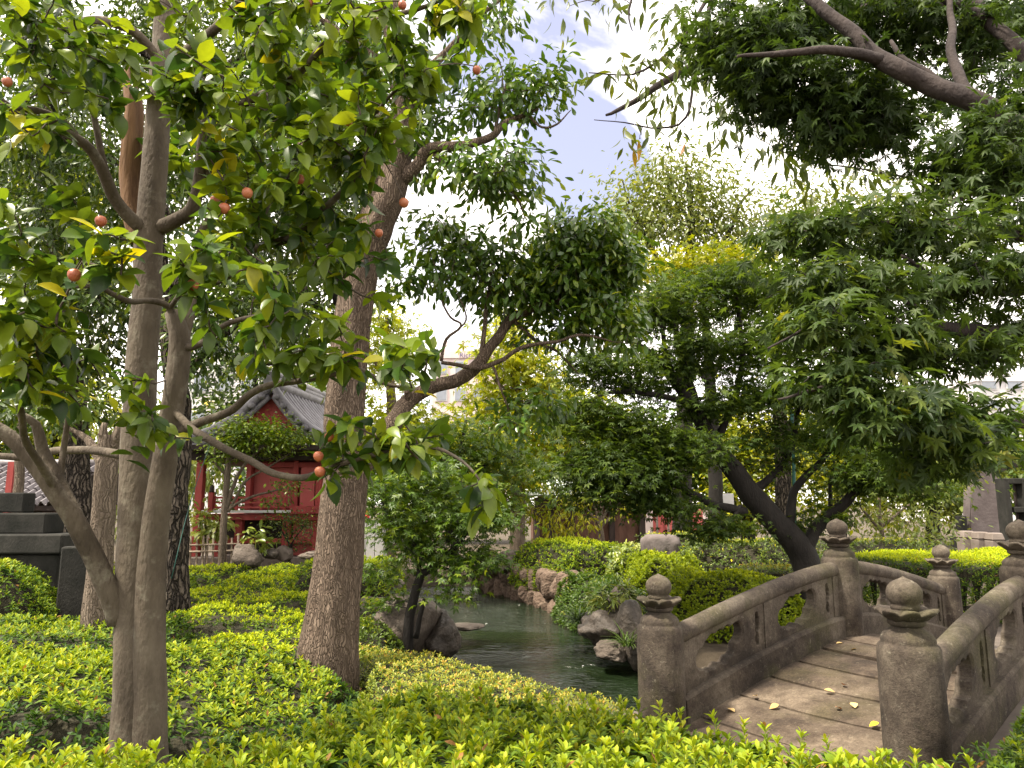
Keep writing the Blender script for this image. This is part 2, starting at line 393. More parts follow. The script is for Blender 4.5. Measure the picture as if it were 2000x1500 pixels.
def fissured(name, k=1.0, sc_=26., zst=.16, crack=(.014, .011, .009), tone=(C(.06, .047, .036), C(.17, .14, .11)), depth=1.0):
    m, t, out = new_mat(name)
    tcn = N(t, 'ShaderNodeTexCoord')
    n0 = N(t, 'ShaderNodeTexNoise'); n0.inputs['Scale'].default_value = 7.0; n0.inputs['Detail'].default_value = 3
    L(t, tcn.outputs['Object'], n0.inputs['Vector'])
    mxv = N(t, 'ShaderNodeMix', data_type='RGBA', blend_type='ADD'); mxv.inputs[0].default_value = .10
    L(t, tcn.outputs['Object'], mxv.inputs[6]); L(t, n0.outputs['Color'], mxv.inputs[7])
    mpn = N(t, 'ShaderNodeMapping'); mpn.inputs['Scale'].default_value = (1, 1, zst); L(t, mxv.outputs[2], mpn.inputs[0])
    v = N(t, 'ShaderNodeTexVoronoi', feature='DISTANCE_TO_EDGE'); v.inputs['Scale'].default_value = sc_; L(t, mpn.outputs[0], v.inputs['Vector'])
    mr = N(t, 'ShaderNodeMapRange'); mr.inputs[1].default_value = .0; mr.inputs[2].default_value = .22; L(t, v.outputs['Distance'], mr.inputs[0])
    n1 = N(t, 'ShaderNodeTexNoise'); n1.inputs['Scale'].default_value = 40; n1.inputs['Detail'].default_value = 5; L(t, mpn.outputs[0], n1.inputs['Vector'])
    r = ramp(t, [(.3, tuple(q * k for q in tone[0])), (.7, tuple(q * k for q in tone[1]))]); L(t, n1.outputs['Fac'], r.inputs[0])
    mc = N(t, 'ShaderNodeMix', data_type='RGBA'); L(t, mr.outputs[0], mc.inputs[0]); mc.inputs[6].default_value = (crack[0] * k, crack[1] * k, crack[2] * k, 1); L(t, r.outputs[0], mc.inputs[7])
    p = N(t, 'ShaderNodeBsdfPrincipled'); p.inputs['Roughness'].default_value = .95; p.inputs['Specular IOR Level'].default_value = .15
    L(t, mc.outputs[2], p.inputs['Base Color'])
    b = N(t, 'ShaderNodeBump'); b.inputs['Strength'].default_value = 1.0; b.inputs['Distance'].default_value = .04 * depth; L(t, mr.outputs[0], b.inputs['Height'])
    b2 = N(t, 'ShaderNodeBump'); b2.inputs['Strength'].default_value = .5; b2.inputs['Distance'].default_value = .01; L(t, n1.outputs['Fac'], b2.inputs['Height']); L(t, b.outputs[0], b2.inputs['Normal'])
    L(t, b2.outputs[0], p.inputs['Normal']); L(t, p.outputs[0], out.inputs[0])
    return m
M['bark_fiss'] = fissured('fissured_bark', .8)
M['bark_pale'] = fissured('pale_bark', .85, 46., .04, (.125, .097, .073), (C(.12, .092, .069), C(.225, .18, .138)), .25)
M['bark_big'] = fissured('rough_bark', 1.12, 78., .07, (.075, .054, .040), (C(.085, .062, .046), C(.185, .140, .106)), .22)
def carved_stone(name, k=1.0, moss=.85, tone=(1, 1, 1)):
    m, t, out = new_mat(name)
    g = N(t, 'ShaderNodeNewGeometry')
    def nz_(scale, detail=6., rough=.6, st=(1, 1, 1)):
        mpn = N(t, 'ShaderNodeMapping'); mpn.inputs['Scale'].default_value = st
        L(t, g.outputs['Position'], mpn.inputs[0])
        n = N(t, 'ShaderNodeTexNoise'); n.inputs['Scale'].default_value = scale; n.inputs['Detail'].default_value = detail; n.inputs['Roughness'].default_value = rough
        L(t, mpn.outputs[0], n.inputs['Vector']); return n.outputs['Fac']
    def rng(src, a, b, c, d):
        mr = N(t, 'ShaderNodeMapRange'); 
        for i, v in enumerate((a, b, c, d)): mr.inputs[i + 1].default_value = v
        L(t, src, mr.inputs[0]); return mr.outputs[0]
    def mixc(fac, a, b, mode='MIX'):
        x = N(t, 'ShaderNodeMix', data_type='RGBA', blend_type=mode)
        if isinstance(fac, float): x.inputs[0].default_value = fac
        else: L(t, fac, x.inputs[0])
        for sock, v in ((6, a), (7, b)):
            if isinstance(v, tuple): x.inputs[sock].default_value = (*v, 1)
            else: L(t, v, x.inputs[sock])
        return x.outputs[2]
    r = ramp(t, [(.25, C(.045 * k, .036 * k, .029 * k)), (.45, C(.085 * k, .067 * k, .052 * k)), (.6, C(.120 * k, .098 * k, .075 * k)), (.8, C(.19 * k, .158 * k, .122 * k))])
    L(t, rng(nz_(3.2, 8, .7), .3, .7, .12, .9), r.inputs[0])
    col = mixc(rng(nz_(2.1, 5, .6), .50, .68, 0, moss), r.outputs[0], C(.088 * k, .082 * k, .036 * k))          # moss film
    col = mixc(rng(nz_(13., 4, .7, (1, 1, .13)), .54, .74, 0, .5), col, C(.040 * k, .034 * k, .029 * k))       # run-off streaks
    col = mixc(rng(nz_(26., 5, .75), .60, .68, 0, .7), col, C(.24 * k, .215 * k, .165 * k))                     # lichen spots
    grain = rng(nz_(75., 8, .8), .3, .7, .55, 1.45)
    col = mixc(1.0, col, grain, 'MULTIPLY')
    col = mixc(1.0, col, tone, 'MULTIPLY')
    p = N(t, 'ShaderNodeBsdfPrincipled'); p.inputs['Roughness'].default_value = .93; p.inputs['Specular IOR Level'].default_value = .2
    L(t, col, p.inputs['Base Color'])
    b1 = N(t, 'ShaderNodeBump'); b1.inputs['Strength'].default_value = .8; b1.inputs['Distance'].default_value = .006
    L(t, nz_(150., 5, .7), b1.inputs['Height'])
    b2 = N(t, 'ShaderNodeBump'); b2.inputs['Strength'].default_value = .6; b2.inputs['Distance'].default_value = .014
    L(t, nz_(16., 5, .65), b2.inputs['Height']); L(t, b1.outputs[0], b2.inputs['Normal'])
    L(t, b2.outputs[0], p.inputs['Normal'])
    L(t, p.outputs[0], out.inputs[0])
    return m
M['stone'] = carved_stone('bridge_stone', .74)
M['slab'] = carved_stone('deck_stone', .78, moss=.45, tone=(1.03, .96, .9))
def water_mat():
    m, t, out = new_mat('pond_water')
    p = N(t, 'ShaderNodeBsdfPrincipled')
    p.inputs['Base Color'].default_value = (.010, .018, .007, 1)
    p.inputs['Roughness'].default_value = .04
    p.inputs['IOR'].default_value = 1.33
    p.inputs['Specular IOR Level'].default_value = .6
    g = N(t, 'ShaderNodeNewGeometry')
    mpn = N(t, 'ShaderNodeMapping'); mpn.inputs['Scale'].default_value = (.6, 1.0, 1)
    L(t, g.outputs['Position'], mpn.inputs[0])
    n1 = N(t, 'ShaderNodeTexNoise'); n1.inputs['Scale'].default_value = 8.0; n1.inputs['Detail'].default_value = 5; n1.inputs['Distortion'].default_value = 1.6
    L(t, mpn.outputs[0], n1.inputs['Vector'])
    # rougher where the water is stirred
    n2 = N(t, 'ShaderNodeTexNoise'); n2.inputs['Scale'].default_value = .55; n2.inputs['Detail'].default_value = 2
    L(t, mpn.outputs[0], n2.inputs['Vector'])
    mr = N(t, 'ShaderNodeMapRange'); mr.inputs[1].default_value = .35; mr.inputs[2].default_value = .7; mr.inputs[3].default_value = .22; mr.inputs[4].default_value = 1.0
    L(t, n2.outputs['Fac'], mr.inputs[0])
    b = N(t, 'ShaderNodeBump'); b.inputs['Distance'].default_value = .22
    L(t, mr.outputs[0], b.inputs['Strength'])
    L(t, n1.outputs['Fac'], b.inputs['Height']); L(t, b.outputs[0], p.inputs['Normal'])
    L(t, p.outputs[0], out.inputs[0])
    return m
M['water'] = water_mat()

# ------------------------------------------------------------------ leaf templates (length along +Y, face +Z)
def blade(widths, ys, fold=.25, bend=.25):
    """a folded, bent leaf: two strips of quads either side of the midrib"""
    V, Fq = [], []
    for w, y in zip(widths, ys):
        z = -bend * y * y
        V += [(-w, y, z + fold * w), (0, y, z), (w, y, z + fold * w)]
    for i in range(len(ys) - 1):
        a, b = 3 * i, 3 * i + 3
        Fq += [(a, a + 1, b + 1, b), (a + 1, a + 2, b + 2, b + 1)]
    return np.array(V, float), np.array(Fq)
T_CAM = blade([.02, .16, .26, .25, .13, .012], [0, .15, .36, .60, .84, 1.0], .30, .22)
T_AZA = blade([.03, .12, .20, .19, .02], [0, .25, .52, .76, 1.0], .30, .22)
T_AZ2 = blade([.05, .21, .03], [0, .6, 1.0], .3, .2)
T_RHOMB = (np.array([(0, 0, 0), (.26, .48, .07), (0, 1, -.12), (-.26, .48, .07)], float), np.array([(0, 1, 2), (0, 2, 3)]))
T_NARROW = blade([.02, .13, .15, .08, .01], [0, .25, .5, .78, 1.0], .3, .3)
def palmate(n, spread, wid, lens, droop=.18):
    V, Fs = [(0, 0, 0)], []
    for i in range(n):
        a = (i / (n - 1) - .5) * 2 * spread
        l = lens[i]
        d = np.array([math.sin(a), math.cos(a)]); q = np.array([d[1], -d[0]])
        m_ = d * l * .42
        k = len(V)
        V += [(*(m_ - q * wid * l), .03), (*(d * l), -droop * l * l), (*(m_ + q * wid * l), .03)]
        Fs += [(0, k + 2, k + 1), (0, k + 1, k)]
    V = np.array(V, float)
    V[:, 1] += .05
    return V, np.array(Fs)
T_MAP7 = palmate(7, 2.25, .15, [.42, .72, .95, 1.0, .95, .72, .42])
T_MAP5 = palmate(5, 1.75, .17, [.6, .9, 1.0, .9, .6])
def frames(ydir, zdir):
    y = unit(ydir)
    x = unit(np.cross(y, zdir))
    z = np.cross(x, y)
    return np.stack([x, y, z], axis=2)      # columns
def place(tmpl, pos, ydir, zdir, scale):
    V, Fq = tmpl
    Mx = frames(ydir, zdir) * np.asarray(scale)[:, None, None]
    W = np.einsum('nij,vj->nvi', Mx, V) + pos[:, None, :]
    n, v = W.shape[0], W.shape[1]
    FF = (Fq[None] + (np.arange(n) * v)[:, None, None]).reshape(-1, Fq.shape[1])
    return W.reshape(-1, 3), FF
def tints(t, tmpl):
    return np.repeat(t, len(tmpl[1]))

# ------------------------------------------------------------------ limbs
def spline(P, step):
    P = np.asarray(P, float)
    if len(P) == 2:
        n = max(2, int(np.linalg.norm(P[1, :3] - P[0, :3]) / step) + 1)
        t = np.linspace(0, 1, n)[:, None]
        return P[0] * (1 - t) + P[1] * t
    out = []
    Q = np.vstack([2 * P[0] - P[1], P, 2 * P[-1] - P[-2]])
    for i in range(1, len(Q) - 2):
        p0, p1, p2, p3 = Q[i - 1], Q[i], Q[i + 1], Q[i + 2]
        n = max(2, int(np.linalg.norm((p2 - p1)[:3]) / step) + 1)
        t = np.linspace(0, 1, n, endpoint=False)[:, None]
        out.append(.5 * ((2 * p1) + (-p0 + p2) * t + (2 * p0 - 5 * p1 + 4 * p2 - p3) * t ** 2 + (-p0 + 3 * p1 - 3 * p2 + p3) * t ** 3))
    out.append(P[-1:])
    return np.vstack(out)
def tube(P, sides=10, rough=0.0, freq=6.0, zst=.3, seed=0.0, cap=True, flute=0.0, nfl=5):
    """P rows (x,y,z,r)"""
    C_ = P[:, :3]; r = np.maximum(P[:, 3], .0008)
    T = np.gradient(C_, axis=0); T = unit(T)
    ref = np.array([0.0, 0.0, 1.0]) if abs(T[0][2]) < .9 else np.array([1.0, 0.0, 0.0])
    V = []
    x = unit(np.cross(ref, T[0]))
    ang = np.linspace(0, 2 * math.pi, sides, endpoint=False)
    for i in range(len(P)):
        x = unit(x - T[i] * np.dot(x, T[i]))
        y = np.cross(T[i], x)
        ring = C_[i] + 0 * ang[:, None]
        rr = np.full(sides, r[i])
        if flute:
            rr = rr * (1 + flute * np.cos(nfl * ang + 1.3 * math.sin(i * .05 + seed)))
        D = np.cos(ang)[:, None] * x + np.sin(ang)[:, None] * y
        if rough:
            for k in range(sides):
                q = C_[i] + D[k] * r[i]
                v = Vector((q[0] * freq + seed, q[1] * freq, q[2] * freq * zst))
                rr[k] *= 1 + rough * (noise.noise(v) + .5 * noise.noise(v * 2.3))
        V.append(ring + D * rr[:, None])
    V = np.vstack(V)
    n = len(P)
    i = np.arange(n - 1)[:, None] * sides; k = np.arange(sides)[None]
    k2 = (k + 1) % sides
    Fq = np.stack([i + k, i + k2, i + sides + k2, i + sides + k], axis=2).reshape(-1, 4)
    Fs = [Fq]
    if cap:
        V = np.vstack([V, C_[:1], C_[-1:]])
        a, b = n * sides, n * sides + 1
        kk = np.arange(sides); kn = (kk + 1) % sides
        Fs.append(np.stack([np.full(sides, a), kn, kk], 1))
        Fs.append(np.stack([np.full(sides, b), (n - 1) * sides + kk, (n - 1) * sides + kn], 1))
    return V, Fs
def pxline(pts, r, Y=None):
    """pts (px,py[,Y]); r list of radii in metres spread over the line"""
    out = []
    for i, p in enumerate(pts):
        q = at(p[0], p[1], p[2] if len(p) > 2 else Y)
        rr = np.interp(i / (len(pts) - 1), np.linspace(0, 1, len(r)), r)
        out.append((*q, rr))
    return np.array(out)
class Merge:
    def __init__(s): s.V = []; s.F = {3: [], 4: []}; s.n = 0; s.t = []
    def add(s, V, Fs):
        if isinstance(Fs, np.ndarray): Fs = [Fs]
        for f in Fs: s.F[f.shape[1]].append(f + s.n)
        s.V.append(V); s.n += len(V)
    def arrays(s):
        return np.vstack(s.V), [np.vstack(s.F[k]) for k in (4, 3) if s.F[k]]

class Tree:
    def __init__(s, name, label, cat, base, bark, twig, group=None):
        s.root = empty(name, base, label, cat, group)
        s.bark, s.twigm = M[bark], M[twig]
        s.nodes = []; s.twigs = Merge(); s.leaves = []
    def limb(s, P, part='branch', sides=10, rough=.06, freq=6., zst=.3, flute=0., grow=True, step=.05, wob=.0, mat=None, nfl=5):
        S = spline(P, step)
        if wob:
            for i in range(1, len(S) - 1):
                v = Vector(S[i, :3]) * 5.0
                S[i, :3] += np.array(noise.noise_vector(v)) * wob
        V, Fs = tube(S, sides, rough, freq, zst, random.random() * 50, True, flute, nfl)
        o = obj(part, V, Fs, mat or s.bark, s.root, smooth=True)
        if grow:
            st = max(1, int(.08 / step))
            s.nodes.append(S[::st, :3])
        return o
    def clusters(s, blobs, jitter=.3):
        out = []
        for b in blobs:
            px, py, Y, rx, ry, rd, n = b[:7]
            c = at(px, py, Y)
            m_ = mpp(Y)
            d = unit(R.normal(size=(n, 3))) * (R.random((n, 1)) ** (1 / 2.6))
            out.append(c + d * np.array([rx * m_, rd, ry * m_]))
        return np.vstack(out)
    def grow(s, Cs, rmax=.012, rmin=.0022, lift=.12, sides=5, maxlen=99.):
        nd = np.vstack(s.nodes)
        d0 = np.array([np.min(np.sum((nd - c) ** 2, 1)) for c in Cs])
        order = np.argsort(d0)
        dirs = np.zeros_like(Cs)
        cap_ = len(nd) + len(Cs) * 3
        buf = np.zeros((cap_, 3)); buf[:len(nd)] = nd; k = len(nd)
        for j in order:
            c = Cs[j]
            i = np.argmin(np.sum((buf[:k] - c) ** 2, 1))
            p0 = buf[i]; Ln = np.linalg.norm(c - p0)
            if Ln < .02:
                dirs[j] = (0, 0, 1); continue
            mid = (p0 + c) / 2 + np.array([0, 0, lift * Ln]) + R.normal(size=3) * .09 * Ln
            t = np.linspace(0, 1, 6)[:, None]
            B = (1 - t) ** 2 * p0 + 2 * t * (1 - t) * mid + t ** 2 * c
            B[1:-1] += R.normal(size=(4, 3)) * .022 * Ln
            r0 = min(rmax, rmin + .010 * Ln)
            V, Fs = tube(np.hstack([B, np.linspace(r0, rmin, 6)[:, None]]), sides, cap=False)
            s.twigs.add(V, Fs)
            dirs[j] = unit(c - B[3])
            buf[k:k + 3] = B[[2, 4, 5]]; k += 3
        return dirs
    def finish_twigs(s, name='twigs'):
        if s.twigs.n:
            V, Fs = s.twigs.arrays()
            obj(name, V, Fs, s.twigm, s.root, smooth=True, kind='stuff')
    def foliage(s, pos, ydir, zdir, scale, tint, tmpl, mat, name='crown', singles=0, single_mat=None, part='leaf'):
        if singles:
            rel = pos - CAM
            vis = np.ones(len(pos), bool)
            dep = rel[:, 1] * CP + rel[:, 2] * SP
            u = rel[:, 0] / dep * F_PX + 1000
            v = 750 - (-rel[:, 1] * SP + rel[:, 2] * CP) / dep * F_PX
            vis = (u > 5) & (u < 1995) & (v > 5) & (v < 1495)
            key = np.where(vis, scale / dep, 0)
            idx = np.argsort(-key)[:singles]
            Fm = frames(ydir[idx], zdir[idx])
            me = mesh_np(part, tmpl[0], tmpl[1], True)
            me.materials.append(single_mat)
            b = world_base(s.root)
            for q, k in enumerate(idx):
                o = bpy.data.objects.new(part, me)
                mw = Matrix.Identity(4)
                for r_ in range(3):
                    for c_ in range(3): mw[r_][c_] = Fm[q, r_, c_] * scale[k]
                    mw[r_][3] = pos[k, r_] - b[r_]
                o.parent = s.root
                o.matrix_local = mw
                COL.objects.link(o)
            keep = np.ones(len(pos), bool); keep[idx] = False
            pos, ydir, zdir, scale, tint = pos[keep], ydir[keep], zdir[keep], scale[keep], tint[keep]
        V, Fq = place(tmpl, pos, ydir, zdir, scale)
        obj(name, V, Fq, mat, s.root, smooth=True, tint=tints(tint, tmpl), kind='stuff')

def spray(Cs, dirs, per, spread, flat, size, droop=.3, tilt=.45, out=.6, tint=(.1, .8), var=.3, toplight=0.0):
    """leaves of one kind around each cluster centre; returns pos,ydir,zdir,scale,tint"""
    n = len(Cs)
    K = n * per
    c = np.repeat(Cs, per, 0); dd = np.repeat(dirs, per, 0)
    off = R.normal(size=(K, 3)) * np.array([1, 1, flat]) * spread
    pos = c + off - dd * np.abs(R.normal(size=(K, 1))) * spread * .6
    hz = R.normal(size=(K, 3)); hz[:, 2] *= .4
    y = unit(off) * out + unit(hz) * .7 + dd * .35
    y[:, 2] -= droop * (0.4 + R.random(K) * 1.2)
    z = np.zeros((K, 3)); z[:, 2] = 1
    z += R.normal(size=(K, 3)) * tilt
    sc_ = size * (1 - var + 2 * var * R.random(K))
    ct = np.repeat(R.random(n), per)
    t = tint[0] + (tint[1] - tint[0]) * np.clip(.35 * ct + .65 * R.random(K) ** 1.3, 0, 1)
    return pos, unit(y), z, sc_, t

# ================================================================== setting
WATER_Z = -0.25
POND = np.array([(-.9, 8.3), (-.75, 7.0), (-.35, 6.1), (.25, 5.45), (.8, 5.0), (1.5, 4.9), (2.5, 5.0), (3.6, 5.3), (4.6, 6.0), (4.1, 7.0), (3.0, 7.6), (1.9, 7.9), (1.45, 8.4), (1.35, 10.3), (1.0, 12.4), (.3, 14.5), (-.4, 16.5), (-2.0, 16.8), (-2.3, 15.0), (-1.35, 12.0), (-1.05, 10.0)])
def seg_dist(P, poly):
    a = poly; b = np.roll(poly, -1, 0)
    ab = b - a
    best = np.full(len(P), 1e9)
    for i in range(len(a)):
        t = np.clip(((P - a[i]) @ ab[i]) / (ab[i] @ ab[i]), 0, 1)
        d = np.linalg.norm(P - (a[i] + t[:, None] * ab[i]), axis=1)
        best = np.minimum(best, d)
    return best
def inside(P, poly):
    x, y = P[:, 0], P[:, 1]
    r = np.zeros(len(P), bool)
    j = len(poly) - 1
    for i in range(len(poly)):
        xi, yi = poly[i]; xj, yj = poly[j]
        c = ((yi > y) != (yj > y)) & (x < (xj - xi) * (y - yi) / (yj - yi + 1e-12) + xi)
        r ^= c
        j = i
    return r
def lump(x, y, f=1.0, s=0.0):
    return (np.sin(x * 2.1 * f + 1.3 + s) * np.cos(y * 1.7 * f - .6 + s * 1.7) + .6 * np.sin(x * 4.3 * f - y * 3.1 * f + s * 2.3) + .4 * np.cos(x * 7.9 * f + y * 6.7 * f + s)) / 2.0

def build_ground():
    t = np.linspace(-1, 1, 170)
    xs = np.sinh(t * 5.2) / np.sinh(5.2) * 900 + t * 14
    t2 = np.linspace(-.35, 1, 190)
    ys = np.sinh(t2 * 5.0) / np.sinh(5.0) * 900 + t2 * 30 + 4
    X, Y = np.meshgrid(xs, ys)
    P = np.stack([X.ravel(), Y.ravel()], 1)
    ins = inside(P, POND); d = seg_dist(P, POND)
    near = (np.abs(P[:, 0]) < 25) & (np.abs(P[:, 1]) < 40)
    z = np.where(near, .03 * lump(P[:, 0], P[:, 1]), 0)
    z = np.where(ins, -np.minimum(d * 2.2, .9), np.where(d < .4, z * d / .4, z))
    nx = len(xs); ny = len(ys)
    i = np.arange(ny - 1)[:, None] * nx; k = np.arange(nx - 1)[None]
    Fq = np.stack([i + k, i + k + 1, i + nx + k + 1, i + nx + k], 2).reshape(-1, 4)
    o = obj('ground', np.column_stack([P, z]), Fq, M['soil'], None, smooth=True)
    tag(o, kind='structure')
build_ground()
w = POND.mean(0)
Vw = np.column_stack([w + (POND - w) * 1.06, np.full(len(POND), WATER_Z)])
Vw = np.vstack([Vw, [(w[0], w[1], WATER_Z)]])
bmw = bmesh.new()
vv = [bmw.verts.new(p) for p in Vw[:-1]]
bmw.faces.new(vv)
bmesh.ops.triangulate(bmw, faces=bmw.faces)
wo = bm_obj('pond_water', bmw, M['water'])
tag(wo, kind='structure')

# ------------------------------------------------------------------ stone bridge
PL, PN = at(1291, 1300, 4.7)[:2], at(1780, 1330, 3.6)[:2]
PCL, PCR = at(1643, 1150, 6.0)[:2], at(2004, 1150, 4.9)[:2]
PFL = at(1843, 1140, 7.35)[:2]
PFR = PCR + (PFL - PCL) * .98
BZ, RISE = .17, .36
def arch(s):
    """height of the deck, s = -1 near end, 0 crown, 1 far end"""
    return BZ + RISE * (1 - (s * s + .02) ** .68 / 1.0135)
bridge = empty('stone_bridge', ((PL[0] + PN[0]) / 2, (PL[1] + PN[1]) / 2, .12), 'weathered stone garden bridge with arched deck and carved railings over the pond', 'bridge')
def lerp2(a, b, t): return a + (b - a) * t
def side_pt(left, s):
    a, b, c = (PL, PCL, PFL) if left else (PN, PCR, PFR)
    return lerp2(a, b, s + 1) if s < 0 else lerp2(b, c, s)
# deck slabs, each its own stone
edges = [-1.14, -.88, -.70, -.53, -.37, -.22, -.08, .07, .22, .38, .55, .75, 1.05]
for i in range(len(edges) - 1):
    s0, s1 = edges[i] + .006, edges[i + 1] - .006
    skew0, skew1 = random.uniform(-.018, .018), random.uniform(-.018, .018)
    dz = random.uniform(-.006, .006)
    V, Fq = [], []
    nu, ns = 9, 4
    for layer in (0, 1):
        for a in range(ns):
            for b in range(nu):
                u = b / (nu - 1)
                bow = .022 * math.sin(u * math.pi)
                sa = s0 + (s1 - s0) * a / (ns - 1) - bow + noise.noise((u * 3, s0 * 7 + a, 0)) * .006
                p = lerp2(side_pt(True, sa), side_pt(False, sa), .05 + .90 * u)
                edge_drop = .008 if a in (0, ns - 1) else 0
                z = arch(max(-1, min(1, sa))) + dz - edge_drop + noise.noise((p[0] * 3, p[1] * 3, 0)) * .004
                if sa < -1: z = BZ + dz - edge_drop
                V.append((p[0], p[1], z if layer else z - .13))
    def idx(l, a, b): return l * ns * nu + a * nu + b
    for a in range(ns - 1):
        for b in range(nu - 1):
            Fq.append((idx(1, a, b), idx(1, a, b + 1), idx(1, a + 1, b + 1), idx(1, a + 1, b)))
            Fq.append((idx(0, a, b), idx(0, a + 1, b), idx(0, a + 1, b + 1), idx(0, a, b + 1)))
    for b in range(nu - 1):
        Fq.append((idx(0, 0, b), idx(0, 0, b + 1), idx(1, 0, b + 1), idx(1, 0, b)))
        Fq.append((idx(0, ns - 1, b), idx(1, ns - 1, b), idx(1, ns - 1, b + 1), idx(0, ns - 1, b + 1)))
    for a in range(ns - 1):
        Fq.append((idx(0, a, 0), idx(1, a, 0), idx(1, a + 1, 0), idx(0, a + 1, 0)))
        Fq.append((idx(0, a, nu - 1), idx(0, a + 1, nu - 1), idx(1, a + 1, nu - 1), idx(1, a, nu - 1)))
    obj('deck_slab', V, np.array(Fq), M['slab'], bridge)
# dark bedding under the slabs
V, Fq = [], []
for i, s in enumerate(np.linspace(-1.1, 1.0, 24)):
    for u in (.02, .98):
        p = lerp2(side_pt(True, s), side_pt(False, s), u)
        zt = arch(max(-1, min(1, s))) - .035
        V += [(p[0], p[1], zt), (p[0], p[1], zt - .22)]
    if i:
        a = 4 * (i - 1); b = 4 * i
        Fq += [(a, a + 2, b + 2, b), (a + 1, b + 1, b + 3, a + 3), (a, b, b + 1, a + 1), (a + 2, a + 3, b + 3, b + 2)]
obj('deck_beam', V, np.array(Fq), M['old_stone'], bridge)

def lathe(prof, seg=32, lob=None):
    V = []
    for (r, z) in prof:
        for k in range(seg):
            a = 2 * math.pi * k / seg
            rr, zz = r, z
            if lob: rr, zz = lob(r, z, a)
            V.append((rr * math.cos(a), rr * math.sin(a), zz))
    n = len(prof)
    Fq = [(i * seg + k, i * seg + (k + 1) % seg, (i + 1) * seg + (k + 1) % seg, (i + 1) * seg + k) for i in range(n - 1) for k in range(seg)]
    return np.array(V), np.array(Fq)
body_prof = [(.0, 0), (.142, 0), (.140, .3), (.138, .60), (.136, .640), (.130, .656), (.120, .664), (.117, .668), (.118, .676), (.116, .690), (.106, .706), (.084, .722), (.068, .734), (.063, .744), (.0, .744)]
ring_prof = [(.0, .738), (.070, .740), (.080, .748), (.083, .758), (.080, .770), (.0, .772)]
ball_prof = [(.0, .808), (.056, .808), (.064, .818), (.065, .830), (.060, .838), (.064, .845), (.074, .862), (.079, .882), (.078, .900), (.070, .920), (.055, .936), (.037, .947), (.020, .954), (.007, .961), (.0, .965)]
def lob(r, z, a):
    k = abs(math.cos(4 * a)) ** .7
    if z > .775 and r > .03:
        return r * (.80 + .22 * k), z + (.024 * k if r > .09 else 0) - (.014 if r > .09 else 0)
    return r, z
petal_prof = [(.0, .764), (.080, .766), (.102, .778), (.124, .792), (.140, .804), (.137, .812), (.108, .812), (.070, .811), (.0, .811)]
def post(p, z0, rot):
    V, Fq = lathe(body_prof, 36)
    c = np.array([p[0], p[1], z0])
    for v in V:
        if v[2] < .62:
            q = Vector((v[0] * 6 + p[0] * 9, v[1] * 6, v[2] * 3))
            f = 1 + .012 * noise.noise(q * 2)
            v[0] *= f; v[1] *= f
    V2 = V.copy(); V2[V2[:, 2] < .01, 2] -= .35
    b = obj('baluster_post', V2 + c, Fq, M['stone'], bridge, smooth=True)
    V, Fq = lathe(ring_prof, 32); obj('neck_ring', V + c, Fq, M['stone'], b, smooth=True)
    V, Fq = lathe(petal_prof, 48, lob)
    cr_, sr_ = math.cos(rot), math.sin(rot)
    V = V @ np.array([[cr_, sr_, 0], [-sr_, cr_, 0], [0, 0, 1]])
    for v in V:
        q = Vector(v * 30 + c)
        v *= 1 + .012 * noise.noise(q)
        v[2] += 0
    obj('petal_collar', V + c, Fq, M['stone'], b, smooth=True)
    V, Fq = lathe(ball_prof, 32); obj('onion_finial', V + c, Fq, M['stone'], b, smooth=True)
for (p, z0, rt) in ((PL, .115, .2), (PN, .20, .5), (PCL, .425, .1), (PCR, .44, .7), (PFL, .155, .3), (PFR, .16, .9)):
    post(p, z0, rt)

def hole_shape(a, b, lobes, n=64):
    """outline of a cloud-shaped opening as union of circles, by ray"""
    out = []
    for k in range(n):
        t = 2 * math.pi * k / n
        d = np.array([math.cos(t), math.sin(t)])
        best = .01
        for (cx, cy_, r) in lobes:
            c = np.array([cx * a, cy_ * b]); bq = c @ d; disc = bq * bq - c @ c + (r * b) ** 2
            if disc > 0: best = max(best, bq + math.sqrt(disc))
        out.append(d * best)
    return np.array(out)
CLOUD = [(0, 0, .72), (.55, .12, .62), (-.55, .12, .62), (.95, .30, .55), (-.95, -.05, .52), (.25, -.45, .42), (-.30, -.42, .42), (.68, -.28, .42), (-.66, -.40, .40), (.0, .42, .45), (.42, .50, .40), (-.42, .46, .40)]
SLIT = [(0, .0, .20), (0.05, .45, .22), (-.05, -.45, .22), (.0, .75, .16), (.08, .2, .20), (.0, -.72, .18)]
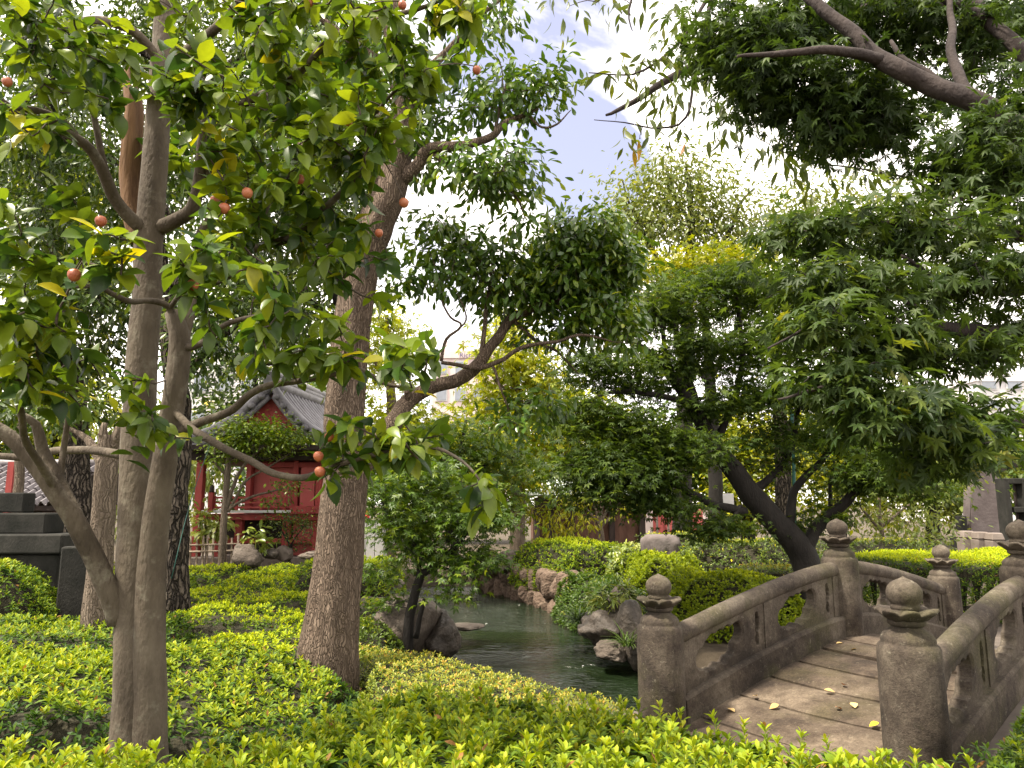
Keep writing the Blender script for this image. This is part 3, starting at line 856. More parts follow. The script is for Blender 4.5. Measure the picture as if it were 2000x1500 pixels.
def railing(pa, pb, za, zb, sa, sb, left):
    """one half of a railing between two posts: kerb, two carved panels, round handrail"""
    d = pb - pa; Ln = np.linalg.norm(d); d = d / Ln
    nrm = np.array([-d[1], d[0]])
    m0, m1 = .125 / Ln, 1 - .125 / Ln
    def zc(t): return arch(sa + (sb - sa) * t)
    def P3(t, off, h): 
        q = pa + d * Ln * t + nrm * off
        return (q[0], q[1], zc(t) + h)
    n = 18
    # base kerb
    V, Fq = [], []
    for i, t in enumerate(np.linspace(m0, m1, n)):
        V += [P3(t, -.085, -.20), P3(t, .085, -.20), P3(t, .085, .135), P3(t, .070, .155), P3(t, -.070, .155), P3(t, -.085, .135)]
        if i:
            a = 6 * (i - 1); b = 6 * i
            for k in range(6): Fq.append((a + k, a + (k + 1) % 6, b + (k + 1) % 6, b + k))
    obj('rail_kerb', V, np.array(Fq), M['stone'], bridge)
    # handrail
    S = np.array([(*P3(t, 0, .495), .060) for t in np.linspace(m0 - .02, m1 + .02, 26)])
    V, Fs = tube(S, 20, .02, 9, 1.0, 3.0)
    obj('handrail', V, Fs, M['stone'], bridge, smooth=True)
    # carved panels with openings
    H0, H1 = .155, .452
    secs = [(m0, .055 / Ln, None), (0, .43, 'cloud'), (0, .065, 'slit'), (0, .03, None), (0, .43, 'cloud'), (0, .065, 'slit')]
    tot = 1.0 * (m1 - m0)
    fr = [.04, .35, .085, .05, .35, .085, .04]
    kinds = [None, 'cloud', 'slit', None, 'cloud', 'slit', None]
    t0 = m0
    th = .040
    for f, kd in zip(fr, kinds):
        t1 = t0 + f * tot
        g = .0008
        if kd is None:
            V, Fq = [], []
            for i, t in enumerate((t0, t1)):
                for (o_, h) in ((-th - .008, H0), (th + .008, H0), (th + .008, H1), (-th - .008, H1)): V.append(P3(t, o_, h))
            Fq = [(0, 1, 5, 4), (1, 2, 6, 5), (2, 3, 7, 6), (3, 0, 4, 7), (3, 2, 1, 0), (4, 5, 6, 7)]
            obj('pilaster', V, np.array(Fq), M['stone'], bridge)
        else:
            w_ = (t1 - t0) * Ln; hh = H1 - H0
            n_ = 72
            if kd == 'cloud': hs = hole_shape(w_ * .275, hh * .43, CLOUD, n_)
            else: hs = hole_shape(w_ * .5, hh * .40, SLIT, n_)
            ring_o = []
            for k in range(n_):
                tt = 2 * math.pi * k / n_
                dx, dy = math.cos(tt), math.sin(tt)
                sx = (w_ / 2) / max(abs(dx), 1e-6); sy = (hh / 2) / max(abs(dy), 1e-6)
                q = min(sx, sy); ring_o.append((dx * q, dy * q))
            # snap the closest samples to the corners
            ring_o = np.array(ring_o)
            for cx in (-1, 1):
                for cyy in (-1, 1):
                    k = np.argmin(np.sum((ring_o - (cx * w_ / 2, cyy * hh / 2)) ** 2, 1)); ring_o[k] = (cx * w_ / 2, cyy * hh / 2)
            tc_ = (t0 + t1) / 2; hc = (H0 + H1) / 2
            V = []
            lim = np.array([w_ / 2 * .97, hh / 2 * .93])
            hs = np.clip(hs, -lim, lim)
            hs2 = np.clip(hs * 1.07, -lim * 1.01, lim * 1.01)
            for (ring_, off) in ((ring_o, th), (hs2, th), (hs, th - .010), (hs, -th + .010), (hs2, -th), (ring_o, -th)):
                for (dx, dy) in ring_: V.append(P3(tc_ + dx / Ln, off, hc + dy))
            Fq = []
            for l in range(6):
                l2 = (l + 1) % 6
                for k in range(n_):
                    k2 = (k + 1) % n_
                    Fq.append((l * n_ + k, l * n_ + k2, l2 * n_ + k2, l2 * n_ + k))
            obj('carved_panel' if kd == 'cloud' else 'slit_panel', V, np.array(Fq), M['stone'], bridge)
        t0 = t1
railing(PL, PCL, .17, .5, -1, 0, True)
railing(PCL, PFL, .5, .17, 0, 1, True)
railing(PN, PCR, .17, .5, -1, 0, False)
railing(PCR, PFR, .5, .17, 0, 1, False)

# sloping concrete beside the bridge and the path beyond its far end
def sheet(name, grid_fn, nu, nv, mat, thick=.15):
    V, Fq = [], []
    for a in range(nu):
        for b in range(nv):
            V.append(grid_fn(a / (nu - 1), b / (nv - 1)))
    for a in range(nu - 1):
        for b in range(nv - 1):
            Fq.append((a * nv + b, (a + 1) * nv + b, (a + 1) * nv + b + 1, a * nv + b + 1))
    o = obj(name, V, np.array(Fq), mat, None, smooth=True)
    tag(o, kind='structure')
    return o
bdir = unit(PCR - PN); bn = np.array([bdir[1], -bdir[0]])
def pv(u, v):
    s = -1.7 + 2.6 * u
    p = side_pt(False, s) if s > -1 else PN + bdir * (s + 1) * 2.0
    q = p + bn * (.087 + 1.6 * v)
    z = (arch(max(-1, min(1, s))) - .02) - .0 * v
    return (q[0], q[1], z + .002 * noise.noise((q[0] * 5, q[1] * 5, 0)))
sheet('pavement', pv, 50, 12, M['pave'])
def pth(u, v):
    x = -1.2 + 3.6 * u; y = -.6 + 3.6 * v
    c = (PL + PN) / 2
    return (c[0] - bdir[0] * (.25 + y) + bn[0] * (x - .6), c[1] - bdir[1] * (.25 + y) + bn[1] * (x - .6), .128)
sheet('path', pth, 4, 4, M['pave'])
def pth2(u, v):
    c = (PFL + PFR) / 2
    d2 = unit(PFL - PCL); n2 = np.array([d2[1], -d2[0]])
    q = c + d2 * (-.1 + 6 * v) + n2 * (-1.1 + 3.4 * u)
    return (q[0], q[1], .14)
sheet('garden_path', pth2, 4, 4, M['pave'])

# ------------------------------------------------------------------ hedges and shrubs
def rosettes(P, Nn, k, size, tmpl, el=(12, 66), tbase=(.15, .95), spread=.35, roll=None):
    """k leaves whorled round each shoot tip"""
    n = len(P)
    Nn = unit(Nn)
    ref = np.where(np.abs(Nn[:, 2:3]) > .9, np.array([[1., 0, 0]]), np.array([[0, 0, 1.]]))
    a = unit(np.cross(ref, Nn)); b = np.cross(Nn, a)
    ph = R.random(n) * 6.283
    pos, yd, zd, sc_, ti = [], [], [], [], []
    base_t = R.random(n)
    for i in range(k):
        f = i / max(1, k - 1)                    # 0 = outer old leaf, 1 = inner young leaf
        az = ph + i * 2.4 + R.normal(size=n) * .25
        e = np.radians(el[0] + (el[1] - el[0]) * f + R.normal(size=n) * 9)
        rad = a * np.cos(az)[:, None] + b * np.sin(az)[:, None]
        y = Nn * np.sin(e)[:, None] + rad * np.cos(e)[:, None]
        z = Nn * np.cos(e)[:, None] - rad * np.sin(e)[:, None]
        l = size * (1.0 - .38 * f) * (.8 + .4 * R.random(n))
        pos.append(P - Nn * (1 - f)[..., None] * size * spread if np.ndim(f) else P - Nn * ((1 - f) * size * spread))
        yd.append(y); zd.append(z); sc_.append(l)
        ti.append(np.clip(tbase[0] + (tbase[1] - tbase[0]) * (.72 * f + .28 * base_t) + R.normal(size=n) * .10, 0, .96))
        ti[-1] = np.where(R.random(n) < .012, 1.0, ti[-1])
    return np.vstack(pos), np.vstack(yd), np.vstack(zd), np.concatenate(sc_), np.concatenate(ti)
def hedge(name, label, cat, poly, top, z0=0.0, edge=.22, dens=300, k=7, size=.045, leaf='azalea', tmpl=T_AZ2, lumpa=.05, lumpf=1.0, seed=0.0, tb=(.15, .95), tb_shade=None, el=(12, 66), group=None, side=1.0, singles=0, thick=.05, sprig=0, core=True):
    poly = np.asarray(poly, float)
    area = .5 * np.sum(poly[:, 0] * np.roll(poly[:, 1], -1) - np.roll(poly[:, 0], -1) * poly[:, 1])
    if area < 0: poly = poly[::-1]; area = -area
    cxy = poly.mean(0)
    root = empty(name, (cxy[0], cxy[1], z0), label, cat, group)
    topf = top if callable(top) else (lambda x, y: np.full_like(x, top))
    def height(x, y): return topf(x, y) + lumpa * lump(x, y, lumpf, seed)
    # top
    lo, hi = poly.min(0), poly.max(0)
    n = int(dens * (hi - lo).prod())
    P = lo + (hi - lo) * R.random((n, 2))
    P = P[inside(P, poly)]
    d = seg_dist(P, poly)
    P = P[d > edge * .75]
    z = height(P[:, 0], P[:, 1])
    e = .03
    gx = (height(P[:, 0] + e, P[:, 1]) - z) / e; gy = (height(P[:, 0], P[:, 1] + e) - z) / e
    Nt = np.stack([-gx, -gy, np.ones(len(P))], 1) + R.normal(size=(len(P), 3)) * .22
    Pt = np.column_stack([P, z - thick * R.random(len(P)) ** 1.5 + .012])
    # rim and sides
    ab = np.roll(poly, -1, 0) - poly; Ls = np.linalg.norm(ab, axis=1)
    hm = float(np.mean(height(poly[:, 0], poly[:, 1]))) - z0
    ns = int(dens * side * Ls.sum() * (hm + edge * .6))
    seg = R.choice(len(poly), ns, p=Ls / Ls.sum()); tt = R.random(ns)
    q = poly[seg] + ab[seg] * tt[:, None]
    inw = np.stack([-ab[seg][:, 1], ab[seg][:, 0]], 1) / Ls[seg][:, None]
    ph = np.arcsin(R.random(ns) ** .9)
    dd = edge * (1 - np.cos(ph)) + .03 * lump(q[:, 0] * 2 + q[:, 1], ph * 2, 1.3, seed)
    qq = q + inw * dd[:, None]
    zt = height(qq[:, 0], qq[:, 1])
    zz = z0 + (zt - z0) * np.sin(ph)
    Nr = np.column_stack([-inw * np.cos(ph)[:, None], np.sin(ph) + .45]) + R.normal(size=(ns, 3)) * .25
    Pr = np.column_stack([qq, zz])
    tb2 = tb_shade or (tb[0] * .5, tb[0] + (tb[1] - tb[0]) * .55)  # sides: older leaves, tinted darker still to put edge shading into their colour
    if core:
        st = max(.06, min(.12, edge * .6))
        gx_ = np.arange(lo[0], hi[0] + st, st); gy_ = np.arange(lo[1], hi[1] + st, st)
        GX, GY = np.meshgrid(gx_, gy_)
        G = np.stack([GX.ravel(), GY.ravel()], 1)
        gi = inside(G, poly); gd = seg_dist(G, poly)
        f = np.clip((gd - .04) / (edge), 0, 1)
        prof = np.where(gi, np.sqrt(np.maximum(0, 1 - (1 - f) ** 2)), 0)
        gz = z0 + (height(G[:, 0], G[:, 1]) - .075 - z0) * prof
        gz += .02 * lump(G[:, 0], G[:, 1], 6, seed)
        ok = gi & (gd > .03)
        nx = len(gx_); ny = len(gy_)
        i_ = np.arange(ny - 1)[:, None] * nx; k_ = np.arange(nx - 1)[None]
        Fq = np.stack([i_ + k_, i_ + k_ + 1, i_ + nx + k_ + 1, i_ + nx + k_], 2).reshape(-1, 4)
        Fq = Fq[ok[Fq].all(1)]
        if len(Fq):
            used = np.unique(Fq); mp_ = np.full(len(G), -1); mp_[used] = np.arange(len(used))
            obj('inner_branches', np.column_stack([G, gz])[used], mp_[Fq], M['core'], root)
    A = rosettes(Pt, Nt, k, size, tmpl, el, tb)
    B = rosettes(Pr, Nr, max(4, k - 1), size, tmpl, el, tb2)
    parts = [A, B]
    # a looser layer of older leaves below the tips
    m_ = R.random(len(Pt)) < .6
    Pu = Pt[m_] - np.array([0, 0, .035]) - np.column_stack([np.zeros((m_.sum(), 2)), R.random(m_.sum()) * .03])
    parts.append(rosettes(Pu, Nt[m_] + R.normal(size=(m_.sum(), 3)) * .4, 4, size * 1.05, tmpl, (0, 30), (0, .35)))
    if sprig:
        # upright young shoots standing above the clipped surface
        si = R.choice(len(Pt), sprig)
        Ps, Ns = Pt[si].copy(), Nt[si] * .5 + np.array([0, 0, 1.]) + R.normal(size=(sprig, 3)) * .15
        for lv in range(3):
            Pq = Ps + unit(Ns) * (.018 + .026 * lv)
            parts.append(rosettes(Pq, Ns, 4 if lv < 2 else 6, size * (1.0 - .12 * lv), tmpl, (30 + 8 * lv, 62 + 6 * lv), (.40 + .08 * lv, .97)))
        mg = Merge()
        for p_, n_ in zip(Ps, unit(Ns)):
            S = np.array([(*(p_ - n_ * .03), .0018), (*(p_ + n_ * .03), .0016), (*(p_ + n_ * .075), .0012)])
            V, Fs = tube(S, 4, cap=False); mg.add(V, Fs)
        V, Fs = mg.arrays()
        obj('stems', V, Fs, M['grass_stem'], root, smooth=True, kind='stuff')
    pos, yd, zd, s_, ti = [np.concatenate([p[i] for p in parts]) for i in range(5)]
    if singles:
        tr = Tree.__new__(Tree); tr.root = root
        Tree.foliage(tr, pos, yd, zd, s_, ti, tmpl, M[leaf], 'foliage', singles, M[leaf + '_single'])
    else:
        V, Fq = place(tmpl, pos, yd, zd, s_)
        obj('foliage', V, Fq, M[leaf], root, smooth=True, tint=tints(ti, tmpl), kind='stuff')
    return root
M['grass_stem'] = surf_mat('green_stem', [(.3, C(.12, .16, .03)), (.7, C(.2, .22, .04))], 20, .7, 0)
M['azalea_single'] = leaf_mat('azalea_leaf_single', [(0, C(.07, .14, .012)), (.5, C(.18, .27, .012)), (1, C(.35, .42, .014))], .33, .55, .22, by_object=True)
G_FRONT = 'clipped azalea hedges of the near bed'
hedge('azalea_hedge', 'bright green azalea hedge filling the bottom edge of the picture', 'hedge',
      [(-2.6, 1.55), (1.9, 1.5), (1.75, 1.75), (1.45, 2.15), (1.12, 2.55), (.62, 3.05), (.1, 3.45), (-.45, 3.65), (-.85, 3.35), (-1.1, 2.98), (-1.8, 2.85), (-2.8, 2.9)],
      lambda x, y: .70 + .10 * np.clip((2.7 - y) / 1.0, -.3, 1) - .13 * np.clip((y - 2.25) / .6, 0, 1) * np.clip((-x - .55) / .5, 0, 1), edge=.18, dens=560, k=8, size=.050, tmpl=T_AZA, lumpa=.022, lumpf=1.6, tb=(.18, .92), singles=290, sprig=520, thick=.06)
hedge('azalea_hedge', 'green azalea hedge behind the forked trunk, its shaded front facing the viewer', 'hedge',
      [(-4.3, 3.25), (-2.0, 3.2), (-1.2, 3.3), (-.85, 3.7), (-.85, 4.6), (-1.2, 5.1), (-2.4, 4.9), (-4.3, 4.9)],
      lambda x, y: .64 - .16 * np.clip((x + 1.9) / .9, 0, 1), edge=.2, dens=420, k=7, size=.046, tmpl=T_AZ2, lumpa=.035, lumpf=1.5, tb=(.3, .95), tb_shade=(.0, .42), seed=2.)
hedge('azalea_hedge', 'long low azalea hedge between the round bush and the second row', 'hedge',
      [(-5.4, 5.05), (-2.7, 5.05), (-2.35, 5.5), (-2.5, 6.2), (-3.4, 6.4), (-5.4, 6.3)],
      .62, edge=.25, dens=330, k=6, size=.046, tmpl=T_AZ2, lumpa=.04, tb=(.25, .9), tb_shade=(.05, .5), seed=3.)
hedge('round_bush', 'rounded azalea bush at the left edge before the stone monument', 'bush',
      [(-5.75, 6.3), (-5.0, 6.05), (-4.35, 6.3), (-4.05, 6.9), (-4.35, 7.6), (-5.1, 7.8), (-5.8, 7.4)],
      lambda x, y: .99 - .16 * ((x + 5.0) ** 2 + (y - 6.9) ** 2), edge=.6, dens=330, k=6, size=.05, tmpl=T_AZ2, lumpa=.03, tb=(.4, 1.0), seed=4., side=1.2)
hedge('small_leaved_hedge', 'low small-leaved hedge tinged tan and orange along the pond edge', 'hedge',
      [(-.78, 3.75), (-.42, 3.78), (.12, 3.58), (.66, 3.16), (.80, 3.55), (.62, 4.1), (.1, 4.75), (-.5, 5.35), (-1.05, 5.75), (-1.3, 5.5), (-1.0, 4.9), (-.82, 4.3)],
      .50, edge=.18, dens=1000, k=5, size=.026, leaf='holly', tmpl=T_AZ2, lumpa=.025, lumpf=1.6, tb=(.25, .98), seed=5., thick=.05)
# rolling carpet of clipped mounds leading to the pavilion
mounds = [
    ([(-2.35, 5.05), (-1.15, 5.35), (-.95, 5.7), (-1.25, 6.3), (-2.1, 6.5), (-2.6, 6.0)], .50, 'rounded azalea mound at the foot of the big trunk, nearest of the carpet'),
    ([(-3.2, 6.55), (-2.2, 6.6), (-1.35, 6.45), (-1.2, 7.2), (-1.9, 7.8), (-3.3, 7.7)], .49, 'azalea mound of the bright carpet just left of the big trunk'),
    ([(-4.2, 7.9), (-2.9, 7.85), (-2.0, 7.95), (-1.7, 8.9), (-2.6, 9.5), (-4.2, 9.3)], .50, 'broad yellow-green azalea mound halfway to the red pavilion'),
    ([(-6.3, 9.0), (-4.4, 8.7), (-4.0, 9.6), (-4.4, 10.9), (-6.4, 10.9)], .52, 'yellow-green azalea mound behind the dark fissured trunk'),
    ([(-4.0, 9.6), (-2.5, 9.7), (-1.9, 9.3), (-1.75, 10.6), (-2.6, 11.3), (-4.1, 11.2)], .50, 'sunlit azalea mound before the rocks of the red pavilion'),
    ([(-7.6, 11.1), (-4.4, 11.2), (-4.2, 12.9), (-7.6, 13.2)], .50, 'farthest sunlit azalea mound along the bamboo fence'),
    ([(-4.2, 11.4), (-2.4, 11.5), (-2.2, 13.2), (-4.2, 13.0)], .50, 'farthest sunlit azalea mound right of the big grey rock'),
    ([(-8.2, 6.6), (-5.9, 8.2), (-6.4, 9.0), (-8.6, 10.2), (-9.5, 8.0)], .60, 'azalea hedge glimpsed behind the pale broken trunk'),
]
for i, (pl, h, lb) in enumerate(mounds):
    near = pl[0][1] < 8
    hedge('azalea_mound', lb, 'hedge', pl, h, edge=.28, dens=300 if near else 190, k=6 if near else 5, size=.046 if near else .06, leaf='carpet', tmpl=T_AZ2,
          lumpa=.075, lumpf=1.15, tb=(.22, .98), tb_shade=(.0, .45), seed=6. + i, group='rolling carpet of azalea mounds')
hedge('azalea_hedge', 'small clipped hedge in the bottom right corner beside the pavement', 'hedge',
      [(1.30, 2.42), (1.75, 2.95), (2.15, 3.42), (2.7, 3.7), (3.4, 3.5), (3.4, 1.9), (1.75, 1.95)],
      .74, edge=.20, dens=900, k=7, size=.032, tmpl=T_AZ2, lumpa=.02, tb=(.2, .98), seed=15., leaf='azalea', thick=.04)
# left bank of the pond
hedge('pond_bush', 'bright clipped bush behind the small maple on the left bank', 'bush', [(-2.75, 9.0), (-1.9, 8.6), (-1.3, 9.2), (-1.4, 10.4), (-2.2, 11.0), (-2.9, 10.2)], .80, edge=.35, dens=240, k=5, size=.055, leaf='carpet', lumpa=.06, seed=20., tb=(.15, .9))
hedge('pond_bush', 'dark low bush between the big trunk and the pond rocks', 'bush', [(-1.75, 6.7), (-1.15, 6.55), (-.98, 7.1), (-1.2, 7.8), (-1.75, 7.6)], .42, edge=.3, dens=330, k=6, size=.045, leaf='darkhedge', lumpa=.04, seed=21., tb=(.1, .75))
hedge('pond_bush', 'low sunlit cushion bush on the left bank rocks', 'bush', [(-1.95, 8.0), (-1.35, 7.95), (-1.15, 8.5), (-1.5, 8.95), (-2.0, 8.75)], .45, edge=.3, dens=300, k=5, size=.05, leaf='carpet', lumpa=.04, seed=22., tb=(.15, .85))
# right bank of the pond
hedge('box_bush', 'clipped sunlit bush above the stone bank of the pond', 'bush', [(-.05, 14.2), (.9, 12.6), (1.9, 12.9), (2.3, 13.8), (1.5, 14.8), (.3, 15.2)], .82, edge=.5, dens=230, k=5, size=.065, leaf='carpet', lumpa=.07, seed=23., tb=(.12, .98), side=1.2)
hedge('low_hedge', 'dark clipped hedge with a sunlit top behind the flat-topped boulder', 'hedge', [(2.2, 13.2), (3.9, 13.0), (4.0, 14.0), (2.3, 14.2)], .98, edge=.25, dens=230, k=5, size=.06, leaf='darkhedge', lumpa=.03, seed=24., tb=(.2, 1.))
hedge('variegated_shrub', 'pale variegated broad-leaved shrub beside the clipped bush', 'shrub', [(1.5, 12.0), (2.6, 11.7), (2.9, 12.6), (2.2, 13.1), (1.6, 12.8)], .84, edge=.4, dens=120, k=6, size=.13, leaf='varieg', tmpl=T_AZA, lumpa=.10, seed=25., tb=(.25, 1.), el=(-25, 50))
hedge('feathery_shrub', 'feathery yellow-green shrub behind the left bridge rail', 'shrub', [(1.75, 8.65), (2.7, 8.3), (3.3, 8.5), (3.2, 9.4), (2.6, 10.1), (1.75, 9.8)], .70, edge=.5, dens=700, k=6, size=.050, leaf='feather', tmpl=T_RHOMB, lumpa=.12, lumpf=1.6, seed=26., tb=(.15, .9), el=(20, 75), sprig=0)
hedge('feathery_shrub', 'looser feathery yellow-green shrub below the flat-topped boulder', 'shrub', [(1.5, 9.9), (2.4, 10.2), (2.8, 10.6), (2.5, 11.5), (1.6, 11.2)], .82, edge=.5, dens=600, k=6, size=.055, leaf='feather', tmpl=T_RHOMB, lumpa=.12, lumpf=1.6, seed=27., tb=(.1, .95), el=(20, 75))
hedge('bank_shrub', 'mixed green shrub hanging over the water on the right bank', 'shrub', [(.62, 11.6), (1.05, 9.9), (1.5, 9.3), (1.75, 10.0), (1.6, 11.2), (1.0, 12.0)], .50, z0=-.22, edge=.45, dens=420, k=6, size=.06, leaf='smallmaple', tmpl=T_AZ2, lumpa=.14, lumpf=1.7, seed=28., tb=(.1, .95))
hedge('bank_shrub', 'small dark shrub above the wet rocks near the bridge post', 'shrub', [(1.15, 8.9), (1.65, 8.5), (1.9, 8.9), (1.7, 9.3), (1.3, 9.4)], .36, z0=-.2, edge=.35, dens=420, k=6, size=.05, leaf='ever', tmpl=T_AZ2, lumpa=.10, lumpf=1.8, seed=29., tb=(.2, 1.))
hedge('rounded_hedge', 'dark rounded hedge with bright top left of the maple trunk', 'hedge', [(2.4, 11.0), (3.6, 10.6), (4.3, 10.9), (4.3, 11.8), (3.0, 12.2), (2.5, 11.9)], .96, edge=.5, dens=260, k=5, size=.055, leaf='darkhedge', lumpa=.05, seed=30., tb=(.15, 1.), side=1.2)
hedge('low_hedge', 'low box hedge with yellowish top in front of the maple trunk', 'hedge', [(2.85, 9.6), (3.85, 9.35), (4.1, 9.9), (3.0, 10.2)], .72, edge=.12, dens=420, k=5, size=.042, leaf='holly', lumpa=.02, seed=31., tb=(.2, .97))
hedge('square_hedge', 'large square-cut hedge with glowing yellow-green top at the right', 'hedge', [(4.9, 9.0), (6.05, 8.4), (7.6, 9.5), (8.6, 11.2), (7.6, 12.2), (6.6, 11.3), (5.6, 11.6), (4.5, 10.4)], .82, edge=.10, dens=360, k=5, size=.048, leaf='carpet', lumpa=.02, seed=32., tb=(.35, 1.0), tb_shade=(.0, .35), side=1.3)
hedge('low_hedge', 'wedge-shaped clipped hedge behind the square-cut hedge', 'hedge', [(4.9, 11.8), (6.0, 12.2), (6.9, 12.0), (6.6, 13.0), (5.0, 12.9)], .92, edge=.3, dens=220, k=5, size=.055, leaf='darkhedge', lumpa=.04, seed=33., tb=(.2, 1.))

# ================================================================== rocks
def rock(name, label, px, py, Y, wpx, hpx, dep, mat='rock', seed=0, parent=None, group=None, sharp=.35, cat='rock', boxy=False):
    c = at(px, py, Y)
    m_ = mpp(Y)
    return rock_w(name, label, c, (wpx * m_ / 2, dep / 2, hpx * m_ / 2), mat, seed, parent, group, sharp, cat, 4, boxy)
def rock_w(name, label, c, rad, mat='rock', seed=0, parent=None, group=None, sharp=.35, cat='rock', sub=3, boxy=False):
    bm = bmesh.new()
    bmesh.ops.create_icosphere(bm, subdivisions=sub, radius=1.0)
    rs = random.Random(seed * 77 + 5)
    planes = [(Vector((rs.gauss(0, 1), rs.gauss(0, 1), rs.gauss(0, .8))).normalized(), rs.uniform(.55, .9)) for _ in range(11)]
    for v in bm.verts:
        p = v.co.copy()
        if boxy: p = p / (abs(p.x) ** 5 + abs(p.y) ** 5 + abs(p.z) ** 5) ** .2 * .93
        for n_, d in (planes[:5] if boxy else planes):
            k = p.dot(n_) - d
            if k > 0: p -= n_ * k * .9
        q = p * 1.6 + Vector((seed * 3.1, seed * 1.7, 0))
        p *= 1 + sharp * .6 * noise.noise(q) + sharp * .35 * (abs(noise.noise(q * 2.6)) - .25) + sharp * .2 * noise.noise(q * 6) + sharp * .12 * noise.noise(q * 14)
        v.co = Vector((p.x * rad[0] * 1.15, p.y * rad[1] * 1.15, p.z * rad[2] * 1.15)) + Vector(c)
    o = bm_obj(name, bm, M[mat], parent, smooth=False)
    for p in o.data.polygons: p.use_smooth = True
    if parent is None: tag(o, label, cat, group)
    return o
G_ROCK = 'rocks round the pond'
rock('rock', 'big grey rock with dark wet end beside the small maple', 806, 1218, 8.0, 150, 105, 1.0, 'rock', 1, group=G_ROCK)
rock('rock', 'black wet rock face at the waterline below the small maple', 866, 1238, 7.9, 58, 84, .7, 'rock_dark', 21, group=G_ROCK)
rock('rock', 'flat pale stone lying in the water', 905, 1224, 9.9, 76, 10, .5, 'rock', 3, group=G_ROCK, sharp=.2)
rock('rock', 'low flat rock right of the big trunk', 760, 1238, 7.9, 80, 34, .7, 'rock', 4, group=G_ROCK)
rock('rock', 'upper flat grey rock on the left bank', 735, 1145, 9.6, 90, 42, .8, 'rock', 5, group=G_ROCK)
rock('rock', 'middle flat grey rock on the left bank', 725, 1182, 8.8, 80, 30, .7, 'rock', 6, group=G_ROCK)
rock('rock', 'tall brown boulder on the right bank above the wet rocks', 1210, 1186, 9.0, 46, 66, .6, 'rock', 7, group=G_ROCK)
rock('rock', 'jagged leaning wet rock on the right bank', 1186, 1232, 8.6, 92, 62, .8, 'rock_dark', 8, group=G_ROCK, sharp=.6)
rock('rock', 'dark upright rock just behind the front bridge post', 1236, 1245, 8.2, 60, 110, .6, 'rock_dark', 9, group=G_ROCK)
rock('rock', 'small rounded rock at the waterline on the right', 1200, 1268, 8.2, 66, 36, .5, 'rock', 10, group=G_ROCK)
rock('rock', 'dark stone at the water under the grass tuft', 1150, 1212, 9.6, 40, 24, .5, 'rock_dark', 11, group=G_ROCK)
rock('boulder', 'flat-topped pale boulder among the shrubs left of the maple trunk', 1290, 1072, 11.7, 62, 52, .6, 'monument', 12, sharp=.14, cat='boulder', boxy=True)
rock('rock', 'pointed grey rock on top of the stone bank', 990, 1097, 14.6, 36, 46, .5, 'rock', 13, group=G_ROCK)
rock('rock', 'low grey rock beside the pointed rock on the stone bank', 962, 1104, 15.2, 46, 26, .5, 'rock', 14, group=G_ROCK)
rock('rock', 'big grey rock before the red pavilion', 482, 1086, 12.9, 58, 44, .6, 'rock', 15)
rock('rock', 'square-cut foundation stone right of the big grey rock', 552, 1082, 13.6, 34, 28, .4, 'pale_stone', 16, sharp=.12)
rock('rock', 'small dark rock between the grey rock and foundation stone', 528, 1083, 13.3, 26, 20, .3, 'rock_dark', 17)
rock('rock', 'low pale rock at the right corner of the red pavilion', 606, 1085, 13.0, 50, 18, .4, 'rock', 18)
# stone bank of the pond, stone by stone
bank = empty('stone_bank', tuple(onz(1000, 1165, WATER_Z)), 'retaining bank of warm rough stones on the far side of the pond', 'stone wall')
line = [(936, 1146), (950, 1158), (975, 1164), (1003, 1171), (1032, 1181), (1060, 1191), (1088, 1201), (1114, 1213)]
k = 0
for i in range(len(line) - 1):
    g0, g1 = onz(*line[i], WATER_Z), onz(*line[i + 1], WATER_Z)
    nseg = max(1, int(round(np.linalg.norm(g1 - g0) / .34)))
    for q in range(nseg):
        g = g0 + (g1 - g0) * (q + .5) / nseg
        sl = np.linalg.norm(g1 - g0) / nseg
        zt = WATER_Z + (.80 if i == 0 else .66) + random.uniform(-.06, .06)
        z = WATER_Z - .12
        m_ = z + (zt - z) * random.uniform(.38, .62)
        cuts = [z, m_, zt] if k % 4 else [z, zt]
        for z0_, z1_ in zip(cuts[:-1], cuts[1:]):
            c = g + np.array([.12 + random.uniform(-.04, .04), .16 + random.uniform(-.05, .05), 0]); c[2] = (z0_ + z1_) / 2
            rock_w('stone', None, c, (.19, sl * .53, (z1_ - z0_) / 2 * 1.0), 'rock_warm', 40 + k, bank, sharp=.13, sub=3, boxy=True)
            k += 1

# ================================================================== left: stone monument, tiled hut
def wbox(name, mat, parent, px0, px1, py0, py1, Y, depth, bevel=.012, rot=0.0):
    a, b = at(px0, py0, Y), at(px1, py1, Y)
    return box(name, mat, parent, a[0], b[0], Y, Y + depth, min(a[2], b[2]), max(a[2], b[2]), bevel, rot)
mon = empty('stone_monument', (at(-60, 1100, 7.6)[0], 8.2, 0), 'dark weathered stepped stone monument base at the left edge', 'monument')
wbox('upper_block', M['old_stone'], mon, -260, 86, 1002, 1043, 7.75, .35, .015)
wbox('middle_slab', M['old_stone'], mon, -330, 118, 1044, 1082, 7.55, .6, .015)
wbox('base_block', M['old_stone'], mon, -330, 104, 1083, 1200, 7.62, .5, .015)
wbox('die_stone', M['old_stone'], mon, -260, 44, 962, 1001, 7.85, .2, .012)
wbox('plinth', M['old_stone'], mon, -400, 128, 1200, 1270, 7.45, .8, .02)
pil = wbox('stone_marker', M['old_stone'], None, 118, 153, 1068, 1260, 7.25, .16, .014, .25)
tag(pil, 'slim upright stone marker beside the stone monument', 'stone post')
